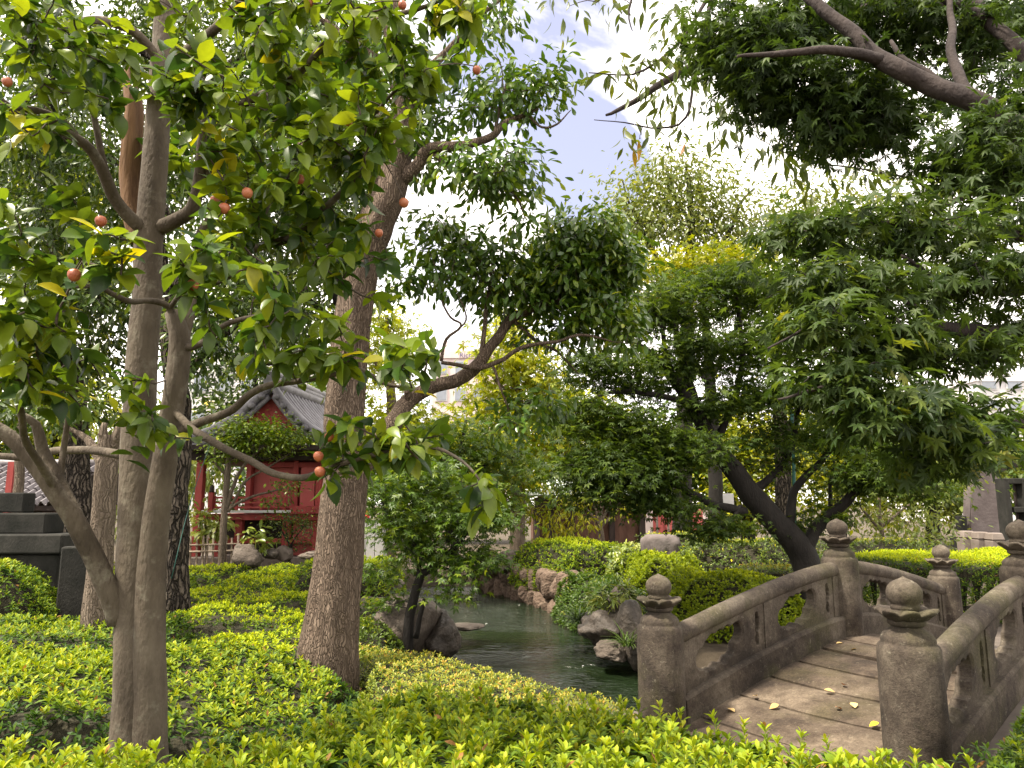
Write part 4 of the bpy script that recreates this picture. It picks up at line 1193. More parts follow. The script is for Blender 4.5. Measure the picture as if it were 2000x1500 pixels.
# small tiled hut behind
hut = empty('tiled_hut', (at(60, 1000, 11.5)[0], 12.0, 0), 'small dark hut with wavy tiled roof behind the stone monument', 'hut')
hx0, hx1 = at(-120, 950, 11.5)[0], at(128, 950, 11.5)[0]
zr0, zr1 = at(0, 984, 11.3)[2], at(0, 908, 12.4)[2]
box('wall', M['dark_wood'], hut, hx0 + .2, hx1 - .25, 11.75, 13.2, 0, zr0 + .04)
box('door', M['brown_wood'], hut, at(84, 1000, 11.7)[0], at(116, 1000, 11.7)[0], 11.68, 11.75, 0, zr0 - .12)
box('wall_panel', M['old_stone'], hut, at(-30, 1000, 11.7)[0], at(40, 1000, 11.7)[0], 11.70, 11.74, .3, zr0 - .10)
box('post', M['red'], hut, at(14, 1000, 11.2)[0], at(26, 1000, 11.2)[0], 11.10, 11.19, 0, zr1 - .02)
box('eave_board', M['dark_wood'], hut, hx0, hx1, 11.30, 11.42, zr0 - .10, zr0 - .03)
rows, cols = 6, 16
tw = (hx1 - hx0) / cols
tv, tf = [], []
for a in range(7):
    u = a / 6
    x = (u - .5) * tw * 1.04; hgt = .035 * math.sin(u * 2 * math.pi)
    for (yy, zz) in ((0, .012), (0, -.004), (1, .012), (1, -.004)): tv.append((x, yy, hgt + zz))
for a in range(6):
    p, q = 4 * a, 4 * a + 4
    tf += [(p, q, q + 2, p + 2), (p + 1, p + 3, q + 3, q + 1), (p, p + 1, q + 1, q), (p + 2, q + 2, q + 3, p + 3)]
tf += [(0, 2, 3, 1), (24, 25, 27, 26)]
tv = np.array(tv); tl = 1.25 / rows
tv[:, 1] *= tl * 1.12
me_t = mesh_np('tile', tv, np.array(tf), False); me_t.materials.append(M['tile_dark'])
slope = math.atan2(zr1 - zr0, 1.2)
roofh = box('roof', M['dark_wood'], hut, hx0 + .02, hx1 - .02, 12.2, 13.3, zr0 - .02, zr1 - .12)
hb = world_base(hut)
for r_ in range(rows):
    for c_ in range(cols):
        o = bpy.data.objects.new('tile', me_t)
        o.parent = hut
        o.location = Vector((hx0 + (c_ + .5) * tw, 11.28 + r_ * 1.2 / rows, zr0 + (zr1 - zr0) * r_ / rows + .02 * (r_ % 2) * 0)) - Vector(hb)
        o.rotation_euler = (slope - .10, 0, 0)
        COL.objects.link(o)
rc = np.array([(hx0 - .03, 12.5, zr1 + .03, .07), (hx1 + .03, 12.5, zr1 + .03, .07)])
V, Fs = tube(spline(rc, .4), 10); obj('ridge_tile', V, Fs, M['tile_dark'], hut, smooth=True)

# ================================================================== red pavilion
PY = 14.4
pav = empty('red_pavilion', (at(500, 1080, PY)[0], PY + 1, 0), 'small vermilion shrine pavilion with grey tiled gable roof beyond the azaleas', 'shrine')
def X_(px, Y=PY): return at(px, 950, Y)[0]
def Z_(py, Y=PY): return at(500, py, Y)[2]
box('plinth', M['pale_stone'], pav, X_(372), X_(640), PY - .05, PY + 3.0, 0, Z_(1088), .02)
box('undercroft', M['dark_wood'], pav, X_(400), X_(628), PY + .75, PY + 2.6, Z_(1088), Z_(1010))
for px in (386, 431, 468, 560, 619):
    box('post', M['red'], pav, X_(px - 7), X_(px + 7), PY + .05, PY + .21, Z_(1088), Z_(1004 if px > 400 else 880), .008)
box('tie_beam', M['red'], pav, X_(393), X_(624), PY + .08, PY + .18, Z_(1062), Z_(1052), .004)
box('side_panel', M['red_panel'], pav, X_(570), X_(618), PY + .22, PY + .27, Z_(1086), Z_(1008))
box('floor_beam', M['red'], pav, X_(400), X_(630), PY - .02, PY + 2.5, Z_(1016), Z_(1004), .006)
box('floor_edge', M['white'], pav, X_(403), X_(574), PY - .16, PY + .2, Z_(1001.5), Z_(996.5), .003)
box('bay_base', M['red'], pav, X_(572), X_(632), PY - .14, PY + 2.5, Z_(1003.5), Z_(988), .006)
box('wall', M['red'], pav, X_(474), X_(627), PY + .40, PY + 2.3, Z_(1003), Z_(893))
box('wall_panel', M['red_panel'], pav, X_(484), X_(562), PY + .36, PY + .40, Z_(992), Z_(912))
box('wall_panel', M['red_panel'], pav, X_(581), X_(609), PY + .20, PY + .40, Z_(990), Z_(912))
for px in (478, 571, 616):
    box('column', M['red'], pav, X_(px - 5), X_(px + 5), PY + .18, PY + .34, Z_(1003), Z_(896), .008)
box('lintel', M['red'], pav, X_(470), X_(630), PY + .19, PY + .33, Z_(912), Z_(902), .004)
for py, hh in ((972, 4), (982, 3), (991, 4)):
    box('railing', M['red'], pav, X_(424), X_(562), PY - .12, PY - .07, Z_(py + hh / 2), Z_(py - hh / 2), .003)
for px in (424, 468, 515, 560):
    box('railing_post', M['red'], pav, X_(px - 2.5), X_(px + 2.5), PY - .125, PY - .065, Z_(997), Z_(968), .003)
np_ = box('newel_post', M['red'], pav, X_(416), X_(425), PY - .20, PY - .11, Z_(1000), Z_(962), .006)
V, Fq = lathe([(.0, 0), (.045, 0), (.05, .03), (.035, .05), (.045, .08), (.04, .11), (.0, .15)], 14)
obj('newel_cap', V + np.array([X_(420.5), PY - .155, Z_(962)]), Fq, M['dark_wood'], np_, smooth=True)
box('eave_beam', M['dark_wood'], pav, X_(372), X_(640), PY - .1, PY + 2.4, Z_(899), Z_(884), .01)
box('eave_boarding', M['dark_wood'], pav, X_(355), X_(652), PY - .45, PY + 2.6, Z_(883), Z_(872), .01)
# roof: gable facing the viewer, ridge running back to the right
ax_, az_ = X_(524, PY - .3), Z_(757, PY - .3)
ry0, ry1 = PY - .35, PY + 2.6
rx1 = ax_ + (X_(600, ry1) - X_(524, ry1)) * .35
def roof_pt(side, u, v):
    """u 0 ridge..1 eave, v 0 front..1 back"""
    ex = X_(660, PY) if side > 0 else X_(372, PY)
    ez = Z_(862)
    x = ax_ + (rx1 - ax_) * v + (ex - ax_) * u
    z = az_ + (ez - az_) * (1 - (1 - u) ** 1.75) * 1.0
    return (x, ry0 + (ry1 - ry0) * v, z)
for side in (1, -1):
    V, Fq = [], []
    nu = 14
    for a in range(nu):
        for v in (0, 1):
            p = roof_pt(side, a / (nu - 1), v); V += [p, (p[0], p[1], p[2] - .09)]
    for a in range(nu - 1):
        p, q = 4 * a, 4 * a + 4
        Fq += [(p, q, q + 2, p + 2), (p + 1, p + 3, q + 3, q + 1), (p, p + 1, q + 1, q), (p + 2, q + 2, q + 3, p + 3)]
    ro = obj('roof_slope', V, np.array(Fq), M['tile'], pav)
    nrib = 15
    for j in range(nrib):
        v = (j + .5) / nrib
        S = np.array([(*np.add(roof_pt(side, u, v), (0, 0, .025)), .045) for u in np.linspace(.0, 1.0, 14)])
        V, Fs = tube(S, 8); obj('tile_row', V, Fs, M['tile'], ro, smooth=True)
    # verge roll and disc tiles on the gable edge
    S = np.array([(*np.add(roof_pt(side, u, 0), (0, -.06, .05)), .075) for u in np.linspace(.02, 1.0, 14)])
    V, Fs = tube(S, 10); obj('verge_tile', V, Fs, M['tile'], ro, smooth=True)
    S = np.array([(*np.add(roof_pt(side, u, 0), (0, -.02, -.13)), .055) for u in np.linspace(.03, .9, 12)])
    V, Fs = tube(S, 6); obj('barge_board', V, Fs, M['tile'], ro, smooth=True)
    for u in np.linspace(.10, .9, 8):
        p = roof_pt(side, u, 0)
        S = np.array([(p[0], p[1] - .16, p[2] - .02, .06), (p[0], p[1] + .1, p[2] - .02, .06)])
        V, Fs = tube(spline(S, .1), 10); obj('end_disc', V, Fs, M['tile'], ro, smooth=True)
gv = [(ax_, ry0 + .12, az_ - .1)] + [roof_pt(s, .52, 0) for s in (-1, 1)]
gv = [gv[0], (gv[1][0], ry0 + .12, gv[1][2] - .1), (gv[2][0], ry0 + .12, gv[2][2] - .1)]
gv += [(a, b + .1, c) for a, b, c in gv]
obj('gable', gv, [np.array([(0, 1, 2), (3, 5, 4)]), np.array([(0, 3, 4, 1), (1, 4, 5, 2), (2, 5, 3, 0)])], M['red'], pav)
for kk, (r_, dz) in enumerate(((.11, .06), (.085, .16), (.075, .25))):
    S = np.array([(ax_, ry0 - .02, az_ + dz, r_), (rx1, ry1, az_ + dz, r_)])
    V, Fs = tube(spline(S, .3), 12); obj('ridge_course', V, Fs, M['tile'], pav, smooth=True)
def oni(p, s):
    bm = bmesh.new()
    pts = [(-.5, -.5), (.5, -.5), (.62, -.1), (.48, .3), (.28, .62), (0, .78), (-.28, .62), (-.48, .3), (-.62, -.1)]
    f = [bm.verts.new((p[0] + a * s, p[1] - .06, p[2] + b * s)) for a, b in pts]
    g = [bm.verts.new((p[0] + a * s * .85, p[1] - .14, p[2] + b * s * .85)) for a, b in pts]
    h = [bm.verts.new((p[0] + a * s, p[1] + .08, p[2] + b * s)) for a, b in pts]
    bm.faces.new(g); bm.faces.new(h[::-1])
    for i in range(len(pts)):
        j = (i + 1) % len(pts)
        bm.faces.new((f[i], f[j], g[j], g[i])); bm.faces.new((f[j], f[i], h[i], h[j]))
    return bm_obj('ridge_end_tile', bm, M['tile'], pav)
oni((ax_, ry0 - .05, az_ + .12), .24)
oni((rx1, ry1 + .05, az_ + .12), .24)

# bamboo fence before the pavilion
bf = empty('bamboo_fence', tuple(at(420, 1090, 13.7)), 'low bamboo fence of uneven stakes before the red pavilion', 'fence')
for i, px in enumerate((374, 386, 398, 407, 418, 430, 442, 454, 466)):
    a, b = at(px, 1086, 13.7), at(px + random.uniform(-1.5, 1.5), 1052 + random.uniform(-6, 6) - (6 if i == 8 else 0), 13.7)
    a[2] = 0
    V, Fs = tube(spline(np.array([(*a, .022), (*b, .020)]), .2), 8); obj('stake', V, Fs, M['bamboo'], bf, smooth=True)
for py in (1064, 1077):
    a, b = at(363, py + 1, 13.66), at(470, py - 2, 13.66)
    V, Fs = tube(spline(np.array([(*a, .018), (*b, .016)]), .2), 8); obj('cross_pole', V, Fs, M['bamboo'], bf, smooth=True)

# ================================================================== far halls, statue, monuments, buildings
hall = empty('copper_roofed_hall', (at(1150, 1000, 24)[0], 26, 0), 'dark timber hall with pale green copper roof beyond the pond', 'hall')
HY = 23.0
bm = bmesh.new()
prof = [(0.0, 0.0), (.25, .12), (.5, .33), (.75, .64), (1.0, 1.0)]
ex0, ex1 = at(1020, 960, HY)[0], at(1330, 960, HY)[0]
ez, rz = at(0, 963, HY)[2], at(0, 918, HY + 1.5)[2]
rings = []
for f, h in prof:
    x0 = ex0 + f * 1.25; x1 = ex1 - f * 1.25
    y0 = HY + f * 1.6; y1 = HY + 4.4 - f * 1.6
    z = ez + (rz - ez) * h + (.10 * (1 - f) ** 3)
    rings.append([bm.verts.new(p) for p in ((x0, y0, z), (x1, y0, z), (x1, y1, z), (x0, y1, z))])
low = [bm.verts.new((v.co.x, v.co.y, v.co.z - .16)) for v in rings[0]]
for a, b in zip(rings[:-1], rings[1:]):
    for k in range(4): bm.faces.new((a[k], a[(k + 1) % 4], b[(k + 1) % 4], b[k]))
for k in range(4): bm.faces.new((low[k], low[(k + 1) % 4], rings[0][(k + 1) % 4], rings[0][k]))
bm.faces.new(rings[-1]); bm.faces.new(low[::-1])
bm_obj('roof', bm, M['copper'], hall)
box('ridge', M['copper'], hall, ex0 + 1.1, ex1 - 1.1, HY + 1.9, HY + 2.5, rz - .02, rz + .22, .03)
box('eaves', M['dark_wood'], hall, ex0 + .5, ex1 - .5, HY + .4, HY + 4.0, ez - .45, ez - .12, .02)
box('wall', M['brown_wood'], hall, ex0 + .35, ex1 - .7, HY + .8, HY + 3.7, 0, ez - .45)
for px in (1050, 1078, 1120, 1200, 1260):
    x = at(px, 990, HY)[0]
    box('pillar', M['dark_wood'], hall, x - .09, x + .09, HY + .62, HY + .79, 0, ez - .45, .01)
gate = empty('red_fence_wall', tuple(at(1310, 1030, 19)), 'faded red board wall glimpsed under the central maple', 'wall')
for i, px in enumerate(range(1262, 1400, 14)):
    a, b = at(px, 1045, 19), at(px + 12.5, 992 + (i % 3) * 3, 19)
    box('board', M['red_panel'] if i % 4 else M['pinkwall'], gate, a[0], b[0], 19, 19.05, 0, b[2], .004)
for px in (1284, 1306, 1352):
    a = at(px, 1040, 18.9)
    box('stay', M['pale_stone'], gate, a[0] - .025, a[0] + .025, 18.88, 18.93, 0, at(px, 995, 18.9)[2], .005)
sgn = wbox('notice_board', M['white'], None, 1402, 1434, 964, 988, 17.5, .06, .01)
tag(sgn, 'white notice board behind the central maple trunk', 'notice board')
# statue in orange on a white pedestal
st = empty('seated_statue', tuple(at(712, 1017, 19)), 'tiny seated statue in orange and red cloth on a dark base', 'statue')
b0 = at(712, 1017, 19)
V, Fq = lathe([(0, 0), (.15, 0), (.16, .05), (.12, .07), (.0, .07)], 18); obj('base', V + b0, Fq, M['dark_wood'], st, smooth=True)
V, Fq = lathe([(0, .07), (.125, .07), (.12, .12), (.085, .15), (.0, .15)], 18); obj('skirt', V + b0, Fq, M['crimson'], st, smooth=True)
V, Fq = lathe([(0, .14), (.085, .14), (.095, .2), (.075, .26), (.035, .29), (.0, .29)], 18); obj('robe', V + b0, Fq, M['orange'], st, smooth=True)
V, Fq = lathe([(0, .28), (.03, .285), (.045, .32), (.035, .355), (.0, .37)], 16); obj('head', V + b0, Fq, M['pale_stone'], st, smooth=True)
pd = empty('white_pedestal', (b0[0], 19.1, 0), 'white panelled pedestal under the small orange statue', 'pedestal')
x0, x1 = at(700, 1030, 18.9)[0], at(752, 1030, 18.9)[0]
z1 = b0[2] - .005
for i in range(3):
    box('panel', M['white'], pd, x0 + (x1 - x0) * i / 3 + .006, x0 + (x1 - x0) * (i + 1) / 3 - .006, 18.8, 19.3, .0, z1, .01)
lw = wbox('low_white_wall', M['white'], None, 752, 790, 1043, 1062, 18.9, .3, .01)
tag(lw, 'low white kerb wall right of the white pedestal', 'wall')
# right-hand monuments
tm = empty('standing_stone', tuple(at(1920, 1045, 19)), 'tall rounded grey-pink standing stone at the right', 'standing stone')
bm = bmesh.new()
prof2 = [(1893, 1050), (1956, 1050), (1960, 1010), (1957, 960), (1950, 930), (1934, 918), (1915, 916), (1902, 925), (1898, 960)]
fr = [bm.verts.new(tuple(at(px, py, 19.0))) for px, py in prof2]
bk = [bm.verts.new(tuple(at(px, py, 19.0) + np.array([.06, .45, 0]))) for px, py in prof2]
bm.faces.new(fr); bm.faces.new(bk[::-1])
for i in range(len(prof2)):
    j = (i + 1) % len(prof2); bm.faces.new((fr[j], fr[i], bk[i], bk[j]))
bmesh.ops.bevel(bm, geom=[e for e in bm.edges if len(e.link_faces) == 2], offset=.05, segments=2, affect='EDGES')
bm_obj('slab', bm, M['monument'], tm)
wbox('footing', M['old_stone'], tm, 1885, 1966, 1048, 1085, 18.9, .7, .02)
wbox('side_block', M['old_stone'], tm, 1878, 1892, 1008, 1047, 18.95, .3, .01)
bol_lab = ['leftmost of three pale stone fence posts before the standing stone', 'middle of three pale stone fence posts before the standing stone', 'rightmost and tallest-looking of three pale stone fence posts']
for i, px in enumerate((1893, 1921, 1949)):
    e = empty('stone_fence_post', tuple(at(px, 1060, 15.5 - .2 * i)), bol_lab[i], 'stone post', 'pale stone fence posts')
    Yb = 15.5 - .25 * i
    m_ = mpp(Yb)
    c = at(px, 1036 + i * 2, Yb)
    wd_ = 12.5 * m_
    box('shaft', M['pale_stone'], e, c[0] - wd_, c[0] + wd_, Yb, Yb + .26, 0, c[2] - .16, .015)
    bm = bmesh.new()
    bm_box(bm, c[0] - wd_ * 1.05, c[0] + wd_ * 1.05, Yb - .015, Yb + .275, c[2] - .155, c[2] - .03)
    for v in bm.verts:
        if v.co.z > c[2] - .05: v.co.x = c[0] + (v.co.x - c[0]) * .78; v.co.y = Yb + .13 + (v.co.y - Yb - .13) * .78; v.co.z += .02
    bm_obj('cap', bm, M['pale_stone'], e, False, .02)
ln = empty('stone_shrine', tuple(at(2010, 1045, 17)), 'tall grey stone shrine cabinet with two dark recesses at the right edge', 'shrine')
for px in (1975, 2012, 2040):
    wbox('upright', M['old_stone'], ln, px - 4, px + 5, 934, 1120, 17.0, .35, .015)
for py in (934, 990, 1040):
    wbox('lintel', M['old_stone'], ln, 1980.5, 2007, py, py + 11, 17.02, .3, .012)
wbox('back_panel', M['dark_wood'], ln, 1980.5, 2007, 946, 1100, 17.25, .06, .0)
rb = wbox('red_banner', M['crimson'], None, 1962, 1971, 1022, 1040, 20.5, .04, .004)
tag(rb, 'small red banner glimpsed beside the standing stone', 'banner')

def building(name, label, px0, px1, py0, Y, mat, floors, bays, depth=14, sign=None):
    a, b = at(px0, py0, Y), at(px1, py0, Y)
    e = empty(name, ((a[0] + b[0]) / 2, Y + depth / 2, 0), label, 'building')
    H = a[2]
    box('wall', M[mat], e, a[0], b[0], Y, Y + depth, 0, H)
    box('parapet', M[mat], e, a[0] - .15, b[0] + .15, Y - .15, Y + depth + .15, H, H + .6)
    bw = (b[0] - a[0]) / bays; fh = min(3.4, H / floors)
    for f in range(floors):
        for c in range(bays):
            x = a[0] + bw * (c + .18); z = H - fh * (f + 1) + .9
            if z < 3: continue
            w_ = box('window', M['white'], e, x, x + bw * .64, Y - .09, Y - .003, z, z + fh * .52)
            box('pane', M['glass'], w_, x + .1, x + bw * .64 - .1, Y - .12, Y - .093, z + .1, z + fh * .52 - .1)
    return e, a, b, H
e, a, b, H = building('office_building', 'pale pinkish building with dark lettering glimpsed over the leaning limb', 845, 990, 700, 62, 'pinkwall', 6, 4)
box('penthouse', M['pinkwall'], e, at(865, 664, 62)[0], at(912, 664, 62)[0], 62.5, 68, H + .6, at(880, 664, 62)[2])
fc = bpy.data.curves.new('lettering', 'FONT'); fc.body = 'Richmond'; fc.size = .62; fc.extrude = .02
fo = bpy.data.objects.new('lettering', fc); COL.objects.link(fo)
fo.rotation_euler = (math.pi / 2, 0, 0); p = at(897, 694, 61.7)
dg = bpy.context.evaluated_depsgraph_get()
me = bpy.data.meshes.new_from_object(fo.evaluated_get(dg))
bpy.data.objects.remove(fo)
fo = bpy.data.objects.new('lettering', me); me.materials.clear(); me.materials.append(M['lettering'])
fo.parent = e; fo.location = Vector((p[0], 61.7, H + .02)) - Vector(world_base(e)); fo.rotation_euler = (math.pi / 2, 0, 0); COL.objects.link(fo)
building('apartment_block', 'pale block of flats at the right edge behind the maple branches', 1905, 2250, 745, 58, 'whitewall', 7, 7)
e, a, b, H = building('shop_building', 'white building with a yellow sign glimpsed left of the pavilion roof', 330, 560, 640, 55, 'whitewall', 5, 5)
q0, q1 = at(400, 784, 54.8), at(416, 794, 54.8)
box('sign', M['sign_yellow'], e, q0[0], q1[0], 54.7, 54.8 + .05, q1[2], q0[2])

# ================================================================== trees
# ---- near camellia with fruit
cam = Tree('camellia_tree', 'near forked camellia with smooth grey trunks, glossy leaves and reddish fruit', 'tree', (at(270, 1430, 3.2)[0], 3.2, 0), 'bark_cam', 'twig')
def ground_start(pts, Y):
    """prepend a root point on the ground below the first point"""
    q = at(pts[0][0], pts[0][1], Y)
    return q
TA = pxline([(258, 1560), (258, 1420), (260, 1320), (262, 1200), (264, 1050), (268, 900), (274, 750), (285, 600), (293, 450), (302, 330), (312, 180), (320, 60), (326, -120), (330, -300)], [.100, .084, .077, .074, .072, .069, .065, .062, .060, .056, .052, .048, .04, .03], 3.2)
TA[0, 2] = -.05
cam.limb(TA, 'trunk', 22, .05, 7, .35, grow=True, wob=.006)
TB = pxline([(304, 1560, 3.17), (294, 1420, 3.17), (292, 1250, 3.16), (297, 1100, 3.14), (313, 950, 3.1), (330, 850, 3.08), (342, 770, 3.06), (350, 700, 3.05), (350, 650, 3.04), (338, 610, 3.04)], [.080, .066, .061, .057, .052, .048, .046, .045, .042, .034])
TB[0, 2] = -.05
cam.limb(TB, 'trunk', 18, .05, 7, .35, wob=.006)
CL = [
    ([(232, 1215, 3.18), (212, 1150, 3.14), (182, 1085, 3.1), (150, 1030, 3.05), (110, 965, 3.0), (62, 902, 2.95), (0, 842, 2.9), (-90, 790, 2.85)], [.046, .044, .042, .040, .036, .032, .028, .02]),
    ([(160, 1048, 3.06), (138, 985, 3.08), (115, 930, 3.1), (88, 880, 3.1), (72, 830, 3.05), (40, 808, 3.0)], [.03, .028, .026, .024, .018, .012]),
    ([(120, 945, 3.1), (126, 900, 3.12), (130, 850, 3.1), (134, 790, 3.0)], [.018, .014, .012, .008]),
    ([(250, 890, 3.25), (190, 882, 3.35), (120, 880, 3.45), (50, 892, 3.5), (-40, 890, 3.5)], [.022, .02, .018, .018, .014]),
    ([(283, 450, 3.18), (250, 425, 3.12), (222, 390, 3.05), (198, 335, 2.95), (165, 285, 2.85), (110, 250, 2.75), (55, 230, 2.65), (-10, 190, 2.55), (-80, 150, 2.5)], [.034, .030, .027, .024, .021, .019, .016, .013, .008]),
    ([(222, 392, 3.05), (205, 340, 3.0), (192, 290, 2.95), (182, 230, 2.9), (174, 170, 2.85)], [.018, .016, .014, .012, .007]),
    ([(160, 282, 2.85), (120, 235, 2.75), (70, 214, 2.65), (20, 210, 2.55), (-40, 200, 2.5)], [.016, .014, .013, .012, .008]),
    ([(310, 445, 3.2), (350, 425, 3.15), (376, 405, 3.1), (388, 350, 3.05), (396, 280, 3.0), (402, 210, 2.95), (398, 140, 2.9)], [.036, .032, .028, .024, .02, .017, .01]),
    ([(385, 380, 3.1), (412, 330, 3.05), (450, 285, 3.0), (482, 240, 2.95), (510, 215, 2.9)], [.018, .016, .014, .012, .008]),
    ([(350, 700, 3.05), (372, 600, 3.1), (380, 520, 3.15), (388, 470, 3.15), (420, 410, 3.1), (440, 360, 3.05)], [.026, .024, .022, .02, .014, .01]),
    ([(385, 500, 3.15), (430, 495, 3.1), (482, 490, 3.05), (540, 470, 3.0), (575, 457, 2.95), (630, 413, 2.9), (700, 343, 2.8), (748, 290, 2.7)], [.022, .021, .02, .018, .016, .014, .011, .006]),
    ([(480, 490, 3.05), (520, 400, 3.0), (545, 350, 2.95), (585, 312, 2.9), (645, 285, 2.85), (720, 230, 2.75), (790, 160, 2.65)], [.014, .013, .012, .011, .010, .008, .005]),
    ([(400, 260, 3.0), (480, 200, 2.95), (570, 162, 2.85), (635, 88, 2.75), (700, 52, 2.65), (800, 20, 2.6), (880, -10, 2.55)], [.020, .018, .016, .014, .012, .010, .006]),
    ([(310, 170, 3.2), (360, 100, 3.1), (420, 60, 3.0), (470, 0, 2.9), (520, -60, 2.8)], [.03, .024, .02, .017, .012]),
    ([(312, 120, 3.2), (260, 60, 3.05), (190, 40, 2.9), (110, 60, 2.7), (40, 80, 2.55)], [.026, .021, .018, .014, .008]),
    ([(338, 850, 3.08), (378, 831, 3.02), (420, 815, 2.95), (455, 797, 2.9), (480, 775, 2.86), (507, 759, 2.82), (560, 745, 2.76), (625, 738, 2.7), (690, 726, 2.65)], [.020, .018, .017, .016, .015, .014, .012, .010, .007]),
    ([(616, 704, 2.75), (660, 712, 2.7), (705, 724, 2.66), (750, 745, 2.6), (805, 758, 2.55)], [.009, .010, .009, .008, .004]),
    ([(335, 800, 3.05), (370, 835, 3.0), (415, 864, 2.92), (455, 885, 2.86), (500, 903, 2.8), (540, 925, 2.74), (588, 930, 2.7), (640, 915, 2.64), (740, 888, 2.55), (830, 870, 2.5), (900, 900, 2.45), (950, 960, 2.42)], [.016, .016, .015, .014, .0135, .013, .012, .011, .009, .007, .005, .003]),
    ([(345, 640, 3.04), (330, 600, 3.0), (290, 590, 2.9), (250, 590, 2.75), (200, 565, 2.55), (150, 560, 2.35)], [.018, .014, .012, .011, .009, .006]),
    ([(335, 600, 3.0), (350, 575, 2.8), (372, 565, 2.5), (400, 560, 2.3), (450, 540, 2.2)], [.010, .009, .008, .007, .004]),
    ([(352, 680, 3.05), (385, 672, 3.0), (412, 660, 2.95), (428, 645, 2.9), (480, 620, 2.8), (560, 600, 2.65)], [.018, .016, .014, .012, .009, .006]),
    ([(110, 960, 3.0), (60, 880, 2.8), (40, 800, 2.6), (50, 700, 2.45), (80, 600, 2.4)], [.016, .014, .012, .010, .006]),
]
for pts, r_ in CL:
    cam.limb(pxline(pts, r_), 'branch', 10, .05, 9, .6, wob=.012, step=.04)
cam.limb(pxline([(268, 470, 3.26), (258, 420, 3.28), (254, 360, 3.3), (256, 290, 3.3), (260, 220, 3.3), (252, 160, 3.3), (243, 112, 3.3)], [.040, .044, .046, .044, .038, .030, .008]), 'split_leader', 18, .30, 14, .16, flute=.14, step=.02, mat=M['heartwood'], nfl=3, grow=False)
CB = [(100, 90, 2.5, 130, 90, .4, 15), (50, 260, 2.4, 80, 80, .3, 7), (220, 60, 2.7, 100, 70, .4, 10), (430, 70, 2.7, 110, 90, .4, 12), (420, 185, 2.4, 110, 55, .3, 9), (320, 140, 2.3, 50, 30, .2, 2),
      (560, 60, 2.6, 120, 80, .4, 12), (540, 210, 2.7, 120, 80, .4, 12), (700, 80, 2.5, 120, 100, .4, 14), (850, 50, 2.6, 110, 70, .4, 11), (700, 220, 2.5, 110, 90, .4, 12), (820, 170, 2.7, 80, 70, .4, 7),
      (660, 350, 2.7, 110, 80, .4, 10), (480, 330, 2.5, 90, 60, .3, 7), (420, 400, 2.4, 50, 40, .2, 3), (570, 430, 2.8, 120, 70, .4, 9), (450, 525, 2.2, 90, 40, .25, 5), (345, 540, 2.05, 60, 35, .12, 3),
      (210, 505, 2.1, 80, 50, .2, 4), (60, 480, 2.3, 90, 70, .3, 8), (60, 620, 2.3, 90, 80, .3, 14), (70, 740, 2.4, 100, 70, .3, 13), (190, 730, 2.7, 40, 50, .2, 3), (560, 640, 2.5, 120, 55, .3, 9),
      (500, 690, 2.5, 90, 40, .3, 5), (720, 540, 2.8, 80, 45, .3, 5), (655, 700, 2.5, 60, 35, .2, 4), (810, 690, 2.4, 80, 45, .25, 6), (300, 830, 2.6, 60, 35, .2, 4), (680, 860, 2.6, 80, 40, .3, 6),
      (820, 865, 2.5, 100, 45, .3, 9), (930, 975, 2.42, 55, 25, .15, 3), (640, 930, 2.6, 30, 25, .1, 1), (190, 180, 2.6, 60, 60, .3, 4), (600, 130, 3.0, 200, 130, .4, 14), (150, 400, 2.5, 40, 40, .2, 3), (780, 300, 2.7, 60, 60, .3, 4), (420, 300, 2.9, 70, 60, .25, 6), (540, 380, 2.95, 110, 60, .25, 9), (460, 450, 2.9, 70, 40, .2, 5), (640, 470, 2.9, 80, 50, .25, 6), (560, 540, 2.8, 90, 40, .25, 5), (350, 300, 3.4, 50, 80, .2, 4), (620, 260, 2.9, 90, 60, .3, 6)]
CB = [(*b[:6], int(b[6] * 1.45 + .5)) for b in CB]
Cs = cam.clusters(CB)
# keep the two trunks readable: no tufts right in front of them between the forks
dr = cam.grow(Cs, .012, .0024, .05)
K = 9
n = len(Cs)
c = np.repeat(Cs, K, 0); dd = np.repeat(dr, K, 0)
ii = np.tile(np.arange(K), n)
side = unit(np.cross(dd, np.array([0.1, .2, 1.0]))); up2 = np.cross(side, dd)
az = ii * 2.4 + np.repeat(R.random(n) * 6.28, K)
rad = side * np.cos(az)[:, None] + up2 * np.sin(az)[:, None]
pos = c - dd * (ii[:, None] * .017) + R.normal(size=c.shape) * .006
yd = unit(dd * .55 + rad * .9 + R.normal(size=c.shape) * .2 + np.array([0, 0, -.38]))
zd = np.array([0, 0, 1.0]) + rad * -.35 + R.normal(size=c.shape) * .35
ss = .081 * (.72 + .5 * R.random(len(c)))
ct = np.repeat(R.random(n), K)
ti = np.clip(.16 + .52 * ct + .36 * (R.random(len(c)) - .35), 0, .86)
ti = np.where(R.random(len(c)) < .012 + .16 * (ct > .93), .93 + .07 * R.random(len(c)), ti)
cam.foliage(pos, yd, zd, ss, ti, T_CAM, M['camellia'], 'crown', 300, M['camellia_single'])
cam.finish_twigs()
